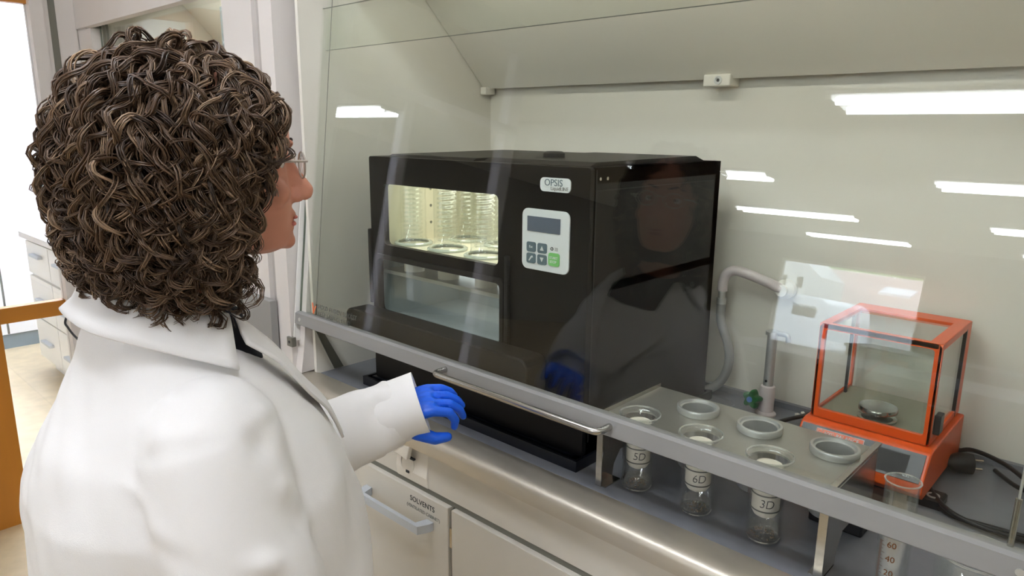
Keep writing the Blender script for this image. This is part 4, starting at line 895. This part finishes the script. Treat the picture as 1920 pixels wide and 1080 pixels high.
me = glove(RW, (RW-RE), Vector((-1,.2,0)), Vector((0,1,.6)), .8); link('glove', me, M['glove'], pers, smooth=True)

# hair: a soft under-volume and separate curls
import numpy as np
HC = Vector((0,-.045,.0))
HA = dict(up=.136, bk=.134, sd=.118, fr=.140, dn=.235)
def env(d):   # outer radius of the hair in direction d from HC
    x, y, z = d
    return 1/math.sqrt((x/HA['sd'])**2+(y/(HA['fr'] if y > 0 else HA['bk']))**2+(z/(HA['up'] if z > 0 else HA['dn']))**2)
ub = bmesh.new(); g = bmesh.ops.create_icosphere(ub, subdivisions=5, radius=1.)
for v in g['verts']:
    d = v.co.normalized(); r = env(d)*.84*(1+.10*noise.noise(d*5)+.05*noise.noise(d*14)); p = HC+d*r
    if p.y > .02 and p.z < .07: p.y = .02+(p.y-.02)*.12 if p.z < .03 else .02+(p.y-.02)*(.12+.88*((p.z-.03)/.04))
    if p.z < -.14: p.z = -.14+(p.z+.14)*.5
    v.co = hw(p)
ho = obj('hair', ub, M['hairbase'], pers, smooth=True, auto=False)
rs_ = np.random.RandomState(5)
def nenv(d):
    return 1/np.sqrt((d[:,0]/HA['sd'])**2+(d[:,1]/np.where(d[:,1]>0,HA['fr'],HA['bk']))**2+(d[:,2]/np.where(d[:,2]>0,HA['up'],HA['dn']))**2)
def nskull(d):
    return 1/np.sqrt((d[:,0]/.080)**2+(d[:,1]/np.where(d[:,1]>0,.142,.060))**2+(d[:,2]/.112)**2)
def nrm(v): return v/np.maximum(1e-9, np.linalg.norm(v, axis=1))[:,None]
def pnoise(p, ph):
    return np.stack([np.sin(p[:,1]*38+p[:,2]*27+ph)+np.sin(p[:,0]*61+ph*2.1), np.sin(p[:,2]*41+p[:,0]*33+ph*1.3)+np.sin(p[:,1]*57+ph*.7), np.sin(p[:,0]*44+p[:,1]*29+ph*.4)+np.sin(p[:,2]*66+ph*1.9)],1)*.5
NL, NQ, ST = 1050, 8, 38
hc = np.array(HC); U = nrm(rs_.normal(size=(NL*4,3))); U = U[U[:,2] > -.5]; P0 = hc+U*nskull(U)[:,None]
ok = ~(((P0[:,1] > .060) & (P0[:,2] < .060)) | ((P0[:,1] > .015) & (P0[:,2] < .02))); U = U[ok][:NL]; P0 = P0[ok][:NL]; NL = len(U)
K = rs_.rand(NL)**.5; Ln = np.where(P0[:,1] < .03, rs_.uniform(.19,.335,NL), rs_.uniform(.09,.16,NL)); PH = rs_.rand(NL)*20; LK = rs_.uniform(.96,1.12,NL)
pos = P0.copy(); d = nrm(U+np.array([0,0,.3])); paths = [pos.copy()]; alive = np.ones(NL, bool); upto = np.full(NL, ST); ds = Ln/ST
sgn = np.where(P0[:,0] >= 0, 1., -1.)
for i in range(ST):
    tgt = np.tile(np.array([0,-.12,-1.]), (NL,1)); fm = (P0[:,1] > 0) & (pos[:,2] > -.03)
    tgt[fm] = np.stack([sgn*1.0, np.full(NL,-.1), np.full(NL,-.8)],1)[fm]
    d = nrm(d*.80+nrm(tgt)*.20+pnoise(pos+P0*3, PH)*.14); pos = pos+d*ds[:,None]
    q = pos-hc; rr = np.linalg.norm(q, axis=1); dq = q/rr[:,None]; re_ = nenv(dq); rsh = nskull(dq)*(1-K)+re_*K
    m1 = (q[:,2] > -.10) & (rr < rsh); pos = np.where(m1[:,None], hc+dq*(rr+(rsh-rr)*.35)[:,None], pos)
    lim_ = re_*LK; m2 = (rr > lim_); pos = np.where(m2[:,None], hc+dq*lim_[:,None], pos)
    z_ = pos[:,2]; yb_ = np.where(z_ > .03, .074, np.where(z_ > -.08, .024+(z_+.08)*.46, .020))
    inf = (z_ < .050) & (pos[:,1] > yb_) & (np.abs(pos[:,0]) < .11)
    die = alive & inf; upto[die] = i; alive &= ~inf
    paths.append(pos.copy())
PT = np.stack(paths,1)                                  # locks x steps x 3
for _ in range(2): PT[:,1:-1] = (PT[:,:-2]+2*PT[:,1:-1]+PT[:,2:])/4
T = np.gradient(PT, axis=1); T /= np.maximum(1e-9, np.linalg.norm(T,axis=2))[:,:,None]
A_ = np.zeros_like(PT); a0 = np.cross(T[:,0], rs_.normal(size=(NL,3))); A_[:,0] = nrm(a0)
for i in range(1, ST+1):
    a0 = A_[:,i-1]-(A_[:,i-1]*T[:,i]).sum(1)[:,None]*T[:,i]; A_[:,i] = nrm(a0)
B_ = np.cross(T, A_)
hr_ = rs_.uniform(.007,.0125,NL); tw = rs_.choice([-1,1],NL)*rs_.uniform(.36,.56,NL)*(Ln/ST)/.0048; ph = rs_.rand(NL)*6.28; hr_ = np.where(P0[:,2] > .07, hr_*.72, hr_); base_c = np.clip(rs_.normal(.45,.20,NL),0,1)
t_ = np.arange(ST+1)/ST; V_ = []; F_ = []; C_ = []; vb = 0; NS = 3
mw = np.array([list(hw((1,0,0))-hw((0,0,0))), list(hw((0,1,0))-hw((0,0,0))), list(hw((0,0,1))-hw((0,0,0)))]); o0 = np.array(hw((0,0,0)))
for qn in range(NQ):
    rad = .0034*math.sqrt((qn+.3)/NQ); ao = 6.28*rs_.rand(NL); frz = rs_.uniform(.9,1.12,NL)
    an = ph[:,None]+tw[:,None]*np.arange(ST+1)[None,:]+rs_.normal(0,.12,NL)[:,None]; h = (hr_*frz)[:,None]*np.minimum(1, t_*3.5)[None,:]
    ca, sa = np.cos(an), np.sin(an)
    cx = h*ca+rad*np.cos(ao)[:,None]*(1+t_*.6); cyy = h*sa+rad*np.sin(ao)[:,None]*(1+t_*.6)
    cen = PT+cx[:,:,None]*A_+cyy[:,:,None]*B_; r = .00105*(1-.55*t_**3)
    ring = np.stack([cen+r[None,:,None]*(math.cos(6.283*j/NS)*A_+math.sin(6.283*j/NS)*B_) for j in range(NS)], 2)
    W_ = ring.reshape(-1,3)@mw+o0; V_.append(W_)
    C_.append(np.repeat(np.clip(base_c+rs_.normal(0,.12,NL),0,1), (ST+1)*NS))
    li = np.arange(NL)[:,None,None]; si = np.arange(ST)[None,:,None]; ji = np.arange(NS)[None,None,:]
    b0 = vb+(li*(ST+1)+si)*NS; f = np.stack([b0+ji, b0+(ji+1)%NS, b0+NS+(ji+1)%NS, b0+NS+ji], -1)
    lim = np.minimum(upto, ST-rs_.randint(0,5,NL)); keep = (np.arange(ST)[None,:] < lim[:,None]) & (upto > 4)[:,None]
    F_.append(f[keep].reshape(-1,4)); vb += NL*(ST+1)*NS
V_ = np.concatenate(V_); F_ = np.concatenate(F_); C_ = np.concatenate(C_)
used = np.zeros(len(V_), bool); used[F_.ravel()] = True; idx = np.cumsum(used)-1; V_ = V_[used]; C_ = C_[used]; F_ = idx[F_]
me = D.meshes.new('curls'); me.vertices.add(len(V_)); me.vertices.foreach_set('co', V_.astype(np.float32).ravel())
me.loops.add(F_.size); me.loops.foreach_set('vertex_index', F_.astype(np.int32).ravel()); me.polygons.add(len(F_))
me.polygons.foreach_set('loop_start', np.arange(0,F_.size,4,dtype=np.int32)); me.update(calc_edges=True)
me.polygons.foreach_set('use_smooth', np.ones(len(F_), bool))
cat_ = me.attributes.new('strand', 'FLOAT', 'POINT'); cat_.data.foreach_set('value', C_.astype(np.float32))
me.materials.append(M['hair']); cu_ = D.objects.new('curls', me); COL.objects.link(cu_); cu_.parent = ho; cu_.location = -WL[ho.name]; cu_['kind'] = 'stuff'
# thin black cord of an earphone at the nape
tag(obj('earphone_cord', tube(bmesh.new(), smoothpath([(-1.120,.335,1.335),(-1.166,.322,1.327),(-1.178,.306,1.313),(-1.184,.292,1.285),(-1.179,.293,1.274),(-1.165,.300,1.258),(-1.13,.315,1.235)]), .0016, 6), M['cable'], smooth=True), 'thin black cord looping behind the person\'s left shoulder', 'cord')
